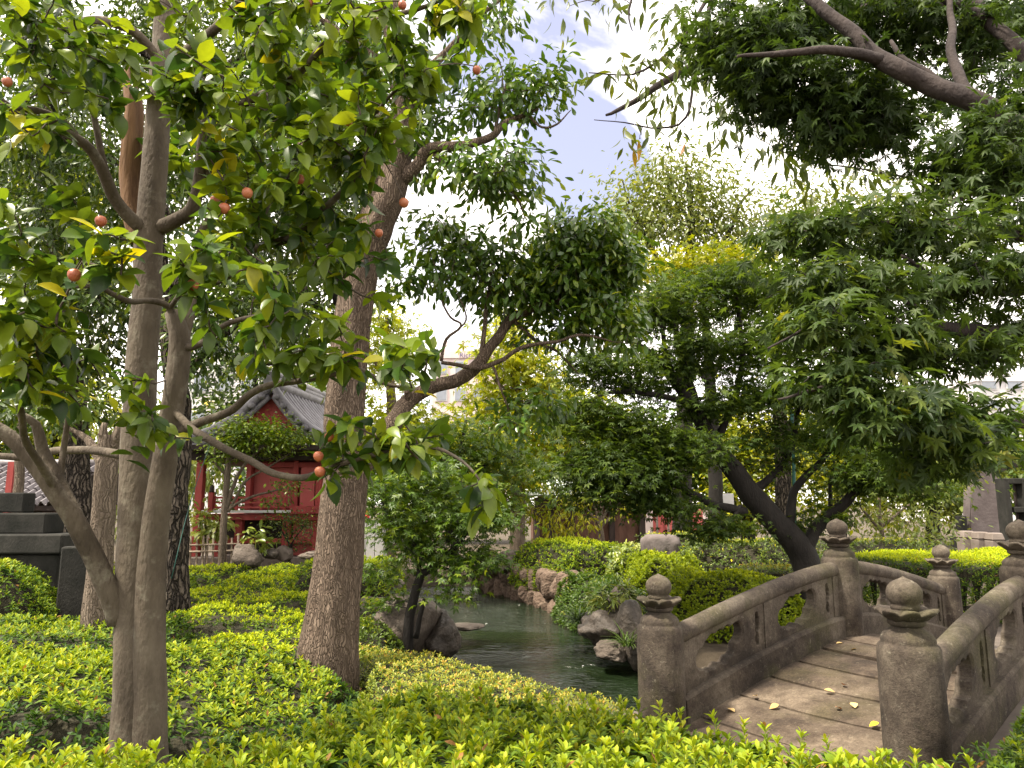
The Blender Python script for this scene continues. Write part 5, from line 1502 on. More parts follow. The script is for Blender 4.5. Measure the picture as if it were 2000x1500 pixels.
for (px, py, Y) in ((145, 537, 2.05), (377, 556, 2.05), (680, 237, 2.35), (789, 396, 2.6), (438, 407, 2.4), (483, 377, 2.4), (197, 432, 2.3), (585, 350, 2.6), (625, 921, 2.5), (643, 853, 2.5), (622, 891, 2.5), (931, 137, 2.6), (786, 10, 2.3), (604, 6, 2.4), (14, 160, 2.3), (740, 455, 2.7), (420, 392, 2.5)):
    cpt = at(px, py, Y)
    V, Fq = lathe([(0, -.0195), (.007, -.0172), (.0135, -.012), (.0175, -.002), (.0172, .006), (.0125, .0135), (.006, .0165), (.0, .016)], 18)
    f = obj('fruit', V * random.uniform(.85, 1.08) + cpt, Fq, M['fruit'], cam.root, smooth=True)
    # stalk to the closest wood
    nd = np.vstack(cam.nodes + [Cs]); j = np.argmin(np.sum((nd - cpt - np.array([0, 0, .04])) ** 2, 1))
    S = np.array([(*(cpt + np.array([0, 0, .015])), .0022), (*((cpt + nd[j]) / 2 + np.array([0, 0, .02])), .0022), (*nd[j], .003)])
    V, Fs = tube(spline(S, .03), 5); obj('stalk', V, Fs, M['twig'], f, smooth=True)

# ---- big rough-barked tree with low limb reaching over the pond
big = Tree('evergreen_tree', 'tall rough-barked tree with a crooked limb reaching right over the pond', 'tree', (at(640, 1290, 5.0)[0], 5.0, 0), 'bark_big', 'twig')
TT = pxline([(632, 1420), (640, 1290), (648, 1220), (658, 1120), (668, 1020), (676, 940), (678, 880), (673, 810), (680, 710), (692, 610), (706, 510), (734, 435), (756, 385), (772, 330), (788, 250), (780, 160), (765, 60), (750, -120)],
            [.20, .185, .168, .155, .148, .143, .142, .134, .128, .122, .118, .122, .118, .104, .08, .068, .06, .05], 5.0)
TT[0, 2] = -.05
big.limb(TT, 'trunk', 44, .11, 9, .22, flute=.055, step=.025, grow=True, nfl=4)
BL = [
    ([(782, 352, 5.0), (815, 322, 4.95), (835, 295, 4.9), (875, 286, 4.85), (925, 278, 4.8), (962, 266, 4.8), (985, 240, 4.8), (1030, 222, 4.8), (1052, 212, 4.8)], [.055, .045, .042, .036, .03, .026, .02, .014, .008]),
    ([(1030, 222, 4.8), (1060, 248, 4.75), (1090, 242, 4.7), (1115, 215, 4.7)], [.010, .008, .007, .003]),
    ([(965, 264, 4.8), (975, 215, 4.85), (990, 160, 4.9), (1000, 110, 4.9)], [.014, .012, .009, .005]),
    ([(845, 300, 4.9), (890, 330, 4.9), (960, 350, 4.9), (1010, 390, 4.9), (1030, 430, 4.9)], [.018, .014, .011, .008, .004]),
    ([(760, 372, 5.0), (700, 318, 4.9), (640, 292, 4.85), (600, 290, 4.8), (545, 268, 4.8), (495, 250, 4.75)], [.045, .036, .03, .028, .024, .016]),
    ([(785, 230, 5.0), (830, 150, 5.0), (900, 70, 5.0), (950, 20, 5.0), (1010, -30, 5.0)], [.045, .034, .026, .018, .008]),
    ([(775, 150, 5.0), (700, 90, 5.1), (620, 30, 5.2), (560, -60, 5.2)], [.04, .03, .024, .014]),
    ([(780, 250, 5.0), (700, 200, 5.2), (640, 160, 5.3), (600, 110, 5.4)], [.035, .028, .02, .012]),
    # low limb
    ([(690, 925, 5.05), (722, 890, 5.15), (750, 850, 5.3), (775, 815, 5.4), (802, 780, 5.5), (845, 756, 5.5), (893, 742, 5.5), (928, 720, 5.5), (950, 690, 5.5), (975, 655, 5.55), (1000, 622, 5.6), (1040, 602, 5.6), (1085, 588, 5.6), (1140, 570, 5.6), (1190, 560, 5.6)],
     [.075, .07, .068, .064, .058, .052, .052, .05, .044, .04, .038, .034, .028, .02, .012]),
    ([(795, 790, 5.48), (796, 770, 5.42), (794, 762, 5.40)], [.03, .028, .026]),
    ([(940, 705, 5.5), (944, 660, 5.48), (950, 600, 5.45), (960, 545, 5.45), (962, 490, 5.45)], [.02, .018, .016, .013, .008]),
    ([(862, 708, 5.3), (900, 712, 5.35), (938, 720, 5.42), (975, 705, 5.4), (1010, 683, 5.35), (1050, 672, 5.3), (1090, 665, 5.25), (1128, 654, 5.2), (1175, 660, 5.2), (1200, 668, 5.2)], [.014, .016, .018, .017, .016, .014, .012, .010, .007, .004]),
    ([(962, 715, 5.42), (972, 750, 5.4), (985, 780, 5.4), (992, 805, 5.4), (978, 838, 5.4), (960, 850, 5.4)], [.011, .010, .008, .007, .005, .003]),
    ([(862, 705, 5.35), (872, 665, 5.35), (895, 645, 5.35), (900, 632, 5.35), (880, 622, 5.3), (862, 590, 5.3), (858, 550, 5.3), (845, 500, 5.3)], [.013, .012, .010, .009, .008, .007, .005, .003]),
    ([(895, 645, 5.35), (910, 625, 5.35), (905, 600, 5.3), (890, 560, 5.3)], [.008, .007, .005, .003]),
    ([(1000, 622, 5.6), (1040, 660, 5.6), (1090, 690, 5.6), (1130, 730, 5.7)], [.018, .014, .010, .005]),
    ([(1085, 588, 5.6), (1110, 530, 5.6), (1130, 470, 5.6), (1140, 430, 5.6)], [.018, .014, .010, .005]),
    ([(962, 545, 5.45), (930, 500, 5.45), (890, 460, 5.45), (850, 440, 5.4)], [.010, .009, .007, .004]),
]
for pts, r_ in BL:
    big.limb(pxline(pts, r_), 'branch', 12, .09, 14, .6, wob=.014, step=.04)
BB = [(1040, 170, 4.8, 70, 55, .35, 16), (960, 180, 4.85, 60, 60, .35, 12), (1000, 335, 4.85, 70, 50, .4, 22), (920, 350, 4.9, 60, 35, .35, 9), (1010, 435, 4.9, 24, 18, .15, 3), (960, 50, 5, 60, 40, .3, 9), (880, 190, 5.1, 60, 60, .4, 10), (830, 290, 5.2, 60, 50, .4, 12),
      (760, 190, 5.3, 100, 120, .6, 28), (620, 150, 5.5, 140, 130, .6, 34), (700, 30, 5.4, 170, 60, .6, 26), (560, 260, 5.3, 120, 60, .5, 18),
      (860, 470, 5.45, 70, 45, .4, 15), (900, 540, 5.45, 60, 40, .4, 10), (930, 500, 5.5, 80, 30, .5, 14), (1130, 475, 5.6, 90, 40, .55, 60), (1150, 550, 5.7, 95, 60, .55, 70), (1080, 525, 5.65, 90, 45, .5, 34), (1190, 500, 5.6, 40, 50, .4, 18), (1010, 560, 5.6, 90, 55, .5, 26), (1185, 615, 5.5, 70, 40, .4, 14), (1200, 520, 5.6, 40, 60, .4, 14),
      (1040, 805, 5.5, 55, 35, .35, 8), (985, 830, 5.45, 50, 30, .3, 5), (780, 560, 5.4, 60, 40, .3, 8), (1090, 650, 5.6, 70, 25, .35, 9), (1230, 660, 5.3, 40, 30, .2, 4), (1060, 560, 5.6, 130, 40, .5, 22), (1170, 630, 5.6, 70, 30, .4, 12)]
Cs = big.clusters(BB)
dr = big.grow(Cs, .014, .0026, .08)
pos, yd, zd, ss, ti = spray(Cs, dr, 30, .085, .7, .074, droop=.55, tilt=.5, tint=(.05, .95))
big.foliage(pos, yd, zd, ss, ti, T_NARROW if False else T_AZA, M['ever'], 'crown', 0)
big.finish_twigs()

# ---- generic tree from pixel limbs and blobs
def tree(name, label, base_px, Y, bark, twig, limbs, blobs, leaf, tmpl, per, spread, flat, size, droop=.3, tilt=.45, tint=(.05, .95), out=.6, rmax=.02, sides=10, rough=.08, singles=0, single_mat=None, group=None, z0=None, lift=.10, cat='tree', base_xyz=None, tw=5, step=.07, wob=.012, minr=.0026):
    b = base_xyz if base_xyz is not None else (at(base_px[0], base_px[1], Y)[0], Y, 0)
    t = Tree(name, label, cat, b, bark, twig, group)
    for i, (pts, r_) in enumerate(limbs):
        P = pts if isinstance(pts, np.ndarray) else pxline(pts, r_, Y)
        if i == 0: P[0, 2] = -.08 if z0 is None else z0
        t.limb(P, 'trunk' if i == 0 else 'branch', sides + (6 if i == 0 else 0), rough, 7, .4, step=step, wob=wob)
    Cs = t.clusters(blobs)
    dr = t.grow(Cs, rmax, minr, lift, tw)
    a = spray(Cs, dr, per, spread, flat, size, droop, tilt, out, tint)
    t.foliage(*a, tmpl, M[leaf], 'crown', singles, single_mat)
    t.finish_twigs()
    return t

# ---- central maple by the bridge
tree('japanese_maple', 'dark-trunked maple leaning left with layered crown behind the bridge', (1582, 1180), 8.8, 'bark_dark', 'twig_dark',
     [([(1592, 1260), (1585, 1150), (1576, 1105), (1556, 1065), (1518, 1022), (1472, 972), (1428, 912), (1397, 872), (1362, 812), (1332, 762), (1290, 712), (1240, 672), (1185, 640)], [.21, .175, .16, .15, .14, .135, .115, .10, .085, .07, .06, .045, .03]),
      ([(1572, 1080, 8.8), (1598, 1030, 8.8), (1650, 982, 8.7), (1692, 932, 8.6), (1735, 905, 8.5), (1790, 880, 8.4)], [.085, .07, .058, .048, .036, .02]),
      ([(1540, 1050, 8.85), (1545, 985, 8.9), (1560, 945, 9.0), (1600, 905, 9.1), (1640, 850, 9.2), (1660, 780, 9.2)], [.065, .052, .046, .04, .03, .018]),
      ([(1465, 965, 8.8), (1502, 935, 8.9), (1535, 898, 9.0), (1552, 850, 9.1), (1560, 780, 9.2), (1555, 680, 9.2)], [.06, .048, .042, .034, .026, .015]),
      ([(1455, 1000, 8.75), (1395, 985, 8.5), (1335, 955, 8.3), (1285, 930, 8.2), (1210, 905, 8.1), (1140, 890, 8.0)], [.055, .046, .038, .03, .022, .012]),
      ([(1445, 990, 8.7), (1430, 1015, 8.5), (1405, 1030, 8.3)], [.03, .02, .012]),
      ([(1370, 825, 8.8), (1345, 740, 8.9), (1320, 660, 9.0), (1330, 590, 9.0)], [.055, .045, .034, .02]),
      ([(1320, 750, 8.8), (1300, 690, 8.8), (1290, 630, 8.8), (1260, 580, 8.8)], [.04, .032, .025, .015]),
      ([(1395, 870, 8.8), (1430, 790, 9.0), (1450, 700, 9.1), (1440, 600, 9.1), (1430, 540, 9.1)], [.05, .042, .034, .024, .014]),
      ([(1345, 785, 8.7), (1270, 770, 8.5), (1200, 765, 8.4), (1130, 790, 8.3)], [.04, .032, .024, .012]),
      ([(1250, 680, 8.8), (1180, 690, 8.7), (1110, 720, 8.6)], [.03, .02, .01]),
      ([(1590, 1045, 8.8), (1620, 1000, 9.0), (1622, 940, 9.2), (1630, 900, 9.3)], [.03, .028, .022, .015])],
     [(1150, 905, 8.1, 80, 35, .6, 22), (1130, 820, 8.4, 70, 40, .6, 18), (1210, 965, 8.1, 90, 28, .5, 20), (1280, 985, 8.3, 70, 28, .4, 11), (1250, 840, 8.5, 90, 45, .7, 28), (1150, 720, 8.6, 70, 40, .7, 15), (1250, 740, 8.7, 80, 40, .7, 18), (1320, 690, 8.8, 90, 45, .8, 20), (1330, 600, 8.9, 90, 50, .9, 24), (1250, 610, 8.8, 70, 50, .8, 16), (1410, 570, 9.1, 80, 50, .9, 22), (1430, 670, 9, 80, 50, .9, 20), (1480, 780, 9, 80, 50, .8, 20), (1400, 790, 8.8, 60, 40, .8, 14), (1350, 880, 8.3, 80, 35, .6, 17), (1240, 915, 8.1, 80, 30, .5, 16), (1500, 570, 9.2, 80, 60, .9, 18), (1560, 660, 9.2, 80, 60, .9, 18), (1580, 760, 9.1, 80, 50, .8, 16), (1640, 860, 8.9, 80, 45, .8, 18), (1690, 935, 8.6, 80, 30, .6, 16), (1780, 900, 8.5, 70, 35, .5, 12), (1800, 960, 8.3, 60, 25, .4, 8), (1395, 1028, 8.3, 55, 16, .3, 9), (1510, 880, 9.0, 60, 40, .5, 10), (1620, 1005, 8.9, 50, 20, .3, 4), (1550, 1030, 9.2, 40, 20, .3, 4), (1560, 560, 9.3, 70, 60, .9, 14)],
     'maple', T_MAP5, 74, .18, .30, .060, droop=.35, tilt=.35, tint=(.0, .88), rmax=.022, lift=.06)

# ---- near maple whose branches hang in from the right
nm = Tree('japanese_maple', 'near maple hanging in from the right edge with large star-shaped leaves', 'tree', (3.9, 2.6, 0), 'bark_near', 'twig_dark')
nm.limb(np.array([(3.9, 2.6, -.05, .17), (3.85, 2.65, .8, .14), (3.75, 2.75, 1.6, .13), (3.55, 2.85, 2.3, .11), (3.3, 2.9, 2.75, .09)]), 'trunk', 20, .08, 7, .4)
tp = at(2000, 262, 2.95)
NL = [
    ([(2240, 500, 2.95), (2120, 370, 2.95), (2000, 262, 2.95), (1945, 222, 2.95), (1885, 192, 2.95), (1805, 163, 3.0), (1760, 140, 3.0), (1705, 105, 3.05), (1655, 60, 3.1), (1610, 22, 3.15), (1565, -20, 3.2), (1500, -90, 3.3)], [.07, .060, .052, .049, .044, .041, .040, .036, .032, .028, .025, .016]),
    ([(2300, 420, 3.1), (2130, 250, 3.2), (2010, 120, 3.3), (1965, 75, 3.35), (1915, 30, 3.4), (1850, 0, 3.45), (1790, -60, 3.5)], [.055, .044, .037, .034, .029, .024, .015]),
    ([(1895, 195, 2.95), (1875, 150, 3.0), (1855, 95, 3.1), (1860, 40, 3.2), (1850, -40, 3.3)], [.028, .024, .02, .016, .01]),
    ([(1880, 188, 2.95), (1820, 150, 3.0), (1765, 120, 3.05), (1740, 80, 3.1)], [.02, .018, .014, .008]),
    ([(1725, 118, 3.02), (1670, 102, 3.0), (1610, 98, 2.95), (1555, 102, 2.95), (1500, 108, 2.95), (1440, 110, 2.95)], [.026, .022, .019, .016, .012, .006]),
    ([(2350, 660, 2.9), (2180, 690, 2.8), (2000, 657, 2.7), (1920, 650, 2.65), (1850, 642, 2.6), (1805, 620, 2.55), (1775, 590, 2.5), (1720, 560, 2.4)], [.05, .042, .034, .030, .026, .018, .012, .006]),
    ([(1840, 640, 2.6), (1790, 660, 2.5), (1720, 700, 2.4), (1640, 740, 2.3), (1560, 770, 2.25), (1520, 780, 2.2)], [.016, .013, .010, .008, .005, .003]),
    ([(2350, 800, 2.7), (2180, 835, 2.6), (2000, 828, 2.5), (1935, 822, 2.45), (1860, 815, 2.4), (1780, 830, 2.3)], [.03, .026, .022, .020, .014, .006]),
    ([(2350, 930, 2.7), (2180, 905, 2.6), (2000, 906, 2.5), (1950, 918, 2.45), (1905, 905, 2.4)], [.02, .016, .012, .009, .005]),
    ([(2240, 500, 2.95), (2120, 480, 2.9), (2000, 460, 2.8), (1900, 450, 2.7), (1780, 440, 2.6), (1680, 440, 2.5), (1580, 450, 2.5)], [.04, .032, .026, .020, .014, .009, .004]),
    ([(2120, 480, 2.9), (2020, 560, 2.8), (1950, 570, 2.7), (1860, 560, 2.6), (1760, 500, 2.5)], [.024, .02, .016, .012, .006]),
    ([(1720, 560, 2.4), (1640, 600, 2.35), (1560, 650, 2.3), (1500, 680, 2.25)], [.008, .006, .004, .003]),
]
for i, (pts, r_) in enumerate(NL):
    nm.limb(pxline(pts, r_), 'branch', 14, .07, 8, .7, wob=.012, step=.04)
# junctions out of frame back to the trunk
for q in (at(2240, 500, 2.95), at(2300, 420, 3.1), at(2350, 660, 2.9), at(2350, 800, 2.7), at(2350, 930, 2.7)):
    z = min(2.6, max(1.2, q[2] - .25))
    s_ = np.array([3.3 + (2.75 - z) * .36, 2.9 - (2.75 - z) * .1, z])
    nm.limb(np.array([(*s_, .07), (*(s_ * .5 + q * .5 + np.array([0, 0, .05])), .055), (*q, .05)]), 'branch', 12, .07, 8, .7)
NB1 = [(1450, 120, 3.38, 90, 75, .22, 22), (1390, 60, 3.43, 50, 50, .22, 8), (1560, 60, 3.48, 100, 60, .22, 18), (1500, 180, 3.38, 80, 45, .22, 14), (1600, 190, 3.38, 100, 60, .22, 22), (1690, 40, 3.58, 90, 50, .22, 15), (1680, 220, 3.38, 80, 60, .22, 18), (1640, 270, 3.33, 60, 35, .22, 8), (1790, 70, 3.58, 80, 60, .22, 13), (1900, 90, 3.58, 70, 70, .22, 12), (1970, 200, 3.38, 50, 60, .22, 7), (1780, 230, 3.38, 70, 40, .22, 8), (1900, 320, 3.28, 80, 40, .22, 10), (1980, 340, 3.28, 50, 60, .22, 8), (1930, 250, 2.75, 60, 30, .15, 7), (1970, 330, 2.75, 50, 40, .15, 8), (1960, 30, 3.68, 60, 50, .22, 8)]
NB2 = [(1700, 450, 2.6, 110, 40, .25, 13), (1570, 470, 2.6, 90, 55, .25, 14), (1830, 470, 2.65, 100, 45, .3, 14), (1950, 440, 2.7, 60, 50, .3, 9), (1700, 560, 2.4, 110, 40, .25, 13), (1850, 560, 2.6, 110, 50, .3, 16), (1960, 560, 2.7, 60, 70, .3, 12), (1610, 640, 2.35, 80, 45, .2, 12), (1740, 660, 2.4, 110, 50, .25, 18), (1640, 740, 2.3, 100, 40, .2, 14), (1870, 690, 2.55, 90, 40, .25, 14), (1780, 800, 2.25, 110, 50, .2, 18), (1880, 855, 2.3, 80, 40, .2, 12), (1680, 820, 2.3, 70, 30, .2, 7), (1920, 780, 2.5, 50, 40, .2, 5), (1570, 560, 2.5, 80, 50, .25, 10), (1970, 660, 2.7, 40, 40, .2, 6), (1800, 900, 2.4, 80, 25, .2, 7)]
NB1 = [(*b[:6], int(b[6] * 1.5)) for b in NB1]; NB2 = [(*b[:6], int(b[6] * 1.5)) for b in NB2]
Ca = nm.clusters(NB1); Cb = nm.clusters(NB2)
da = nm.grow(Ca, .010, .0018, .03); nm.nodes.append(Ca)
db = nm.grow(Cb, .010, .0016, .03)
A = spray(Ca, da, 26, .085, .45, .048, droop=.55, tilt=.4, tint=(.0, .75))
B = spray(Cb, db, 17, .060, .45, .042, droop=.6, tilt=.4, tint=(.1, .95))
AB = [np.concatenate([x, y]) for x, y in zip(A, B)]
nm.foliage(*AB, T_MAP7, M['nearmaple'], 'crown', 300, M['nearmaple_single'])
nm.finish_twigs()

# ---- small maple on the left bank
tree('japanese_maple', 'small two-stemmed maple leaning over the water on the left bank', (800, 1235), 7.4, 'bark_dark', 'twig_dark',
     [([(795, 1290), (797, 1225), (806, 1180), (816, 1140), (826, 1120), (850, 1105), (885, 1075), (905, 1050), (930, 1010)], [.06, .05, .046, .044, .04, .036, .03, .022, .012]),
      ([(812, 1245, 7.35), (822, 1200, 7.3), (828, 1170, 7.25)], [.03, .024, .016]),
      ([(816, 1140, 7.4), (818, 1110, 7.4), (812, 1070, 7.4), (800, 1020, 7.4), (820, 960, 7.4)], [.03, .026, .022, .016, .008]),
      ([(800, 1050, 7.4), (760, 1010, 7.4), (740, 960, 7.4)], [.014, .010, .005]),
      ([(850, 1105, 7.4), (880, 1110, 7.3), (930, 1090, 7.2)], [.014, .010, .005])],
     [(780, 960, 7.4, 70, 45, .5, 20), (860, 930, 7.4, 80, 40, .5, 18), (840, 1000, 7.4, 90, 35, .5, 22), (920, 1020, 7.3, 70, 35, .45, 18), (770, 1040, 7.4, 60, 35, .4, 15), (860, 1070, 7.3, 80, 30, .4, 16), (940, 1085, 7.2, 55, 25, .3, 9), (760, 1100, 7.5, 40, 22, .3, 6), (900, 1120, 7.2, 50, 16, .3, 5), (760, 1165, 7.5, 40, 12, .25, 3), (865, 1168, 7.1, 35, 10, .2, 3), (960, 980, 7.4, 50, 35, .4, 9)],
     'smallmaple', T_MAP5, 34, .13, .35, .055, droop=.35, tilt=.35, tint=(.0, .9), rmax=.014, lift=.05)

# ---- drooping narrow-leaved branches entering from the top
tree('cherry_tree', 'loose narrow-leaved cherry branches drooping from the top of the picture', (2600, 1100), 5.6, 'bark_near', 'twig',
     [(np.array([(6.4, 5.6, -.05, .2), (6.2, 5.5, 1.6, .17), (5.7, 5.3, 3.2, .14), (4.6, 5.0, 4.6, .10)]), None),
      (np.array([(4.6, 5.0, 4.6, .10), (3.2, 4.8, 5.0, .07), (2.0, 4.6, 4.75, .05), (1.2, 4.5, 4.35, .03), (.75, 4.45, 4.05, .016), (.6, 4.4, 3.95, .008)]), None),
      ([(1450, -110, 4.5), (1380, 0, 4.4), (1330, 80, 4.35), (1260, 135, 4.3), (1200, 145, 4.3), (1150, 142, 4.3)], [.02, .014, .011, .008, .005, .003]),
      ([(1400, -40, 4.4), (1360, 120, 4.3), (1340, 230, 4.2), (1290, 250, 4.2), (1220, 240, 4.2), (1160, 234, 4.2)], [.014, .011, .008, .006, .004, .0025]),
      ([(1250, -60, 4.4), (1230, 20, 4.4), (1235, 60, 4.35)], [.012, .007, .003]),
      (np.array([(4.6, 5.0, 4.6, .08), (4.0, 4.8, 3.9, .05), (*at(1950, 350, 4.6), .03), (*at(1850, 400, 4.5), .02), (*at(1750, 420, 4.4), .012), (*at(1600, 450, 4.4), .006)]), None),
      ([(1850, 400, 4.5), (1780, 350, 4.4), (1680, 330, 4.4), (1560, 310, 4.3), (1480, 270, 4.3)], [.010, .008, .006, .004, .0025])],
     [(1210, 5, 4.4, 50, 14, .2, 3), (1120, 0, 4.4, 40, 12, .2, 3), (1330, 40, 4.4, 40, 40, .3, 4), (1265, 140, 4.3, 60, 18, .2, 5), (1310, 200, 4.25, 45, 28, .2, 5), (1275, 258, 4.2, 36, 20, .2, 3), (1190, 145, 4.3, 36, 8, .1, 2), (1370, 120, 4.3, 40, 60, .25, 6), (1440, 220, 4.3, 70, 25, .2, 7), (1540, 260, 4.3, 60, 30, .2, 6), (1650, 340, 4.4, 90, 30, .3, 8), (1780, 400, 4.5, 100, 40, .3, 12), (1900, 420, 4.6, 70, 50, .3, 9), (1680, 430, 4.4, 80, 30, .3, 6), (1850, 330, 4.5, 70, 30, .3, 6)],
     'cherry', T_NARROW, 10, .10, .7, .092, droop=1.1, tilt=.6, tint=(.1, 1.), rmax=.010, lift=.02, base_xyz=(6.4, 5.6, 0), minr=.002)

# ================================================================== trees further back
def broken_trunk():
    t = Tree('broken_tree', 'pale weathered trunk broken off short behind the left camellia limb', 'tree', (at(188, 1230, 5.8)[0], 5.8, 0), 'bark_pale', 'twig')
    P = pxline([(180, 1330), (187, 1180), (194, 1080), (203, 985), (209, 900), (214, 850)], [.108, .095, .084, .080, .078, .074], 5.8)
    P[0, 2] = -.05
    t.limb(P, 'trunk', 26, .16, 8, .2, flute=.10, step=.03, nfl=3)
    for pts, r_ in (([(206, 880, 5.78), (202, 845, 5.75), (205, 826, 5.74)], [.045, .034, .020]), ([(220, 875, 5.8), (228, 850, 5.78), (232, 832, 5.77)], [.045, .036, .022]), ([(200, 905, 5.85), (180, 870, 6.0), (160, 850, 6.1), (120, 830, 6.3)], [.05, .035, .025, .012])):
        t.limb(pxline(pts, r_), 'stub', 14, .2, 10, .3, step=.03)
    Cs = t.clusters([(100, 800, 6.3, 90, 40, .4, 14), (150, 770, 6.2, 70, 40, .4, 10)])
    dr = t.grow(Cs, .015, .003)
    t.foliage(*spray(Cs, dr, 22, .10, .6, .07, tint=(.1, 1.)), T_AZ2, M['dark_ever'], 'crown')
    t.finish_twigs()
broken_trunk()
tree('evergreen_tree', 'dark tree with deeply fissured bark left of the pavilion', (342, 1150), 7.8, 'bark_fiss', 'twig_dark',
     [([(338, 1230), (342, 1120), (345, 1000), (348, 900), (350, 800), (338, 680), (312, 540), (300, 380), (312, 200), (330, 0), (345, -200)], [.16, .14, .125, .12, .118, .114, .11, .10, .09, .075, .06]),
      ([(350, 760, 7.8), (400, 690, 7.8), (460, 640, 7.8), (540, 600, 7.8), (600, 560, 7.8)], [.05, .042, .034, .024, .012]),
      ([(340, 560, 7.8), (420, 480, 7.9), (500, 420, 8.0), (600, 360, 8.0), (680, 300, 8.0)], [.05, .042, .034, .024, .012]),
      ([(335, 420, 7.8), (260, 340, 7.9), (180, 290, 8.0), (90, 260, 8.0)], [.05, .04, .03, .014]),
      ([(340, 230, 7.8), (430, 140, 7.9), (540, 80, 8.0), (650, 40, 8.0)], [.05, .04, .03, .014]),
      ([(345, 150, 7.8), (250, 80, 7.9), (150, 40, 8.0), (60, 20, 8.0)], [.05, .04, .03, .014]),
      ([(345, 650, 7.8), (280, 600, 7.9), (200, 580, 8.0), (110, 560, 8.0)], [.045, .036, .028, .014])],
     [(420, 640, 7.8, 70, 60, .7, 22), (500, 590, 7.9, 90, 50, .7, 24), (570, 640, 7.9, 60, 50, .6, 12), (440, 470, 7.9, 90, 60, .8, 26), (560, 400, 8, 110, 70, .8, 34), (650, 300, 8, 90, 70, .8, 24), (500, 260, 8, 110, 80, .8, 30), (420, 150, 8, 110, 80, .8, 28), (560, 90, 8, 120, 80, .8, 30), (690, 60, 8, 90, 70, .8, 18), (240, 330, 8, 90, 70, .8, 22), (120, 280, 8, 110, 70, .8, 28), (40, 380, 8.1, 80, 80, .8, 20), (220, 120, 8, 120, 80, .8, 28), (80, 60, 8, 110, 80, .8, 24), (200, 600, 8, 90, 60, .8, 22), (100, 560, 8, 90, 70, .8, 24), (380, 720, 7.7, 50, 40, .5, 8), (330, 20, 8, 100, 60, .8, 16), (640, 450, 8.0, 60, 60, .6, 12), (160, 450, 8.1, 90, 60, .7, 18)],
     'dark_ever', T_AZ2, 44, .17, .75, .085, droop=.45, tilt=.5, tint=(.0, .9), rmax=.025, rough=.22, step=.04, sides=18)
tree('evergreen_tree', 'grey-barked tree with a knot hole behind the stone monument', (155, 1090), 9.2, 'bark_fiss', 'twig_dark',
     [([(150, 1130), (155, 1050), (153, 950), (150, 860), (140, 740), (120, 600), (110, 420), (100, 200), (95, 0)], [.2, .17, .15, .14, .13, .12, .1, .08, .05]),
      ([(145, 780, 9.2), (90, 700, 9.2), (30, 650, 9.2), (-40, 620, 9.2)], [.06, .05, .035, .015]),
      ([(130, 660, 9.2), (190, 560, 9.3), (230, 480, 9.4), (260, 400, 9.4)], [.05, .04, .03, .015]),
      ([(115, 500, 9.2), (60, 420, 9.3), (10, 350, 9.4)], [.05, .035, .015])],
     [(60, 680, 9.2, 90, 60, .8, 24), (10, 600, 9.2, 70, 80, .8, 16), (150, 700, 9.3, 80, 60, .8, 20), (200, 540, 9.4, 90, 70, .9, 22), (60, 480, 9.3, 100, 80, .9, 26), (10, 350, 9.4, 90, 80, .9, 20), (140, 360, 9.4, 100, 80, .9, 24), (250, 420, 9.4, 70, 60, .9, 14), (170, 200, 9.5, 120, 100, .9, 26), (40, 180, 9.5, 90, 90, .9, 18), (200, 790, 9.3, 60, 40, .6, 10), (260, 640, 9.5, 60, 60, .7, 12), (40, 800, 9.3, 80, 40, .6, 12)],
     'dark_ever', T_AZ2, 44, .20, .75, .10, droop=.4, tilt=.5, tint=(.05, 1.), rmax=.025, rough=.2, sides=16)
tree('evergreen_tree', 'broad mid-green tree closing the background above the pavilion', (600, 1070), 13.2, 'bark_dark', 'twig_dark',
     [([(664, 1100), (668, 950), (674, 800), (672, 640), (640, 480), (560, 220), (520, 0)], [.2, .18, .16, .14, .11, .08, .05]), ([(670, 640), (560, 560), (430, 520), (320, 500)], [.08, .06, .04, .02]), ([(640, 480), (460, 350), (290, 300), (120, 280)], [.08, .06, .04, .02]), ([(600, 350), (660, 240), (720, 160)], [.06, .05, .02]), ([(660, 560), (700, 480), (730, 420)], [.06, .05, .02]), ([(560, 220), (420, 130), (260, 80), (120, 60)], [.06, .05, .04, .02])],
     [(420, 540, 13.2, 90, 60, 1.0, 22), (540, 520, 13.2, 90, 70, 1.0, 26), (640, 480, 13.2, 80, 80, 1.0, 22), (700, 380, 13.2, 70, 90, 1.0, 20), (560, 380, 13.2, 110, 80, 1.1, 30), (420, 380, 13.2, 110, 80, 1.1, 28), (270, 360, 13.2, 100, 80, 1.0, 24), (130, 330, 13.2, 100, 80, 1.0, 22), (640, 250, 13.2, 110, 90, 1.1, 28), (470, 230, 13.2, 120, 90, 1.1, 30), (300, 200, 13.2, 120, 90, 1.1, 28), (130, 150, 13.2, 120, 90, 1.1, 26), (560, 80, 13.2, 140, 90, 1.1, 28), (360, 60, 13.2, 140, 80, 1.1, 26), (180, 520, 13.2, 80, 70, .9, 16), (560, 650, 13.2, 70, 50, .8, 13), (700, 100, 13.2, 80, 90, 1., 16), (330, 600, 13.2, 50, 50, .7, 8), (620, 570, 13.2, 60, 60, .8, 12)],
     'dark_ever', T_AZ2, 46, .30, .8, .15, droop=.4, tilt=.5, tint=(.1, 1.), rmax=.03, minr=.005)
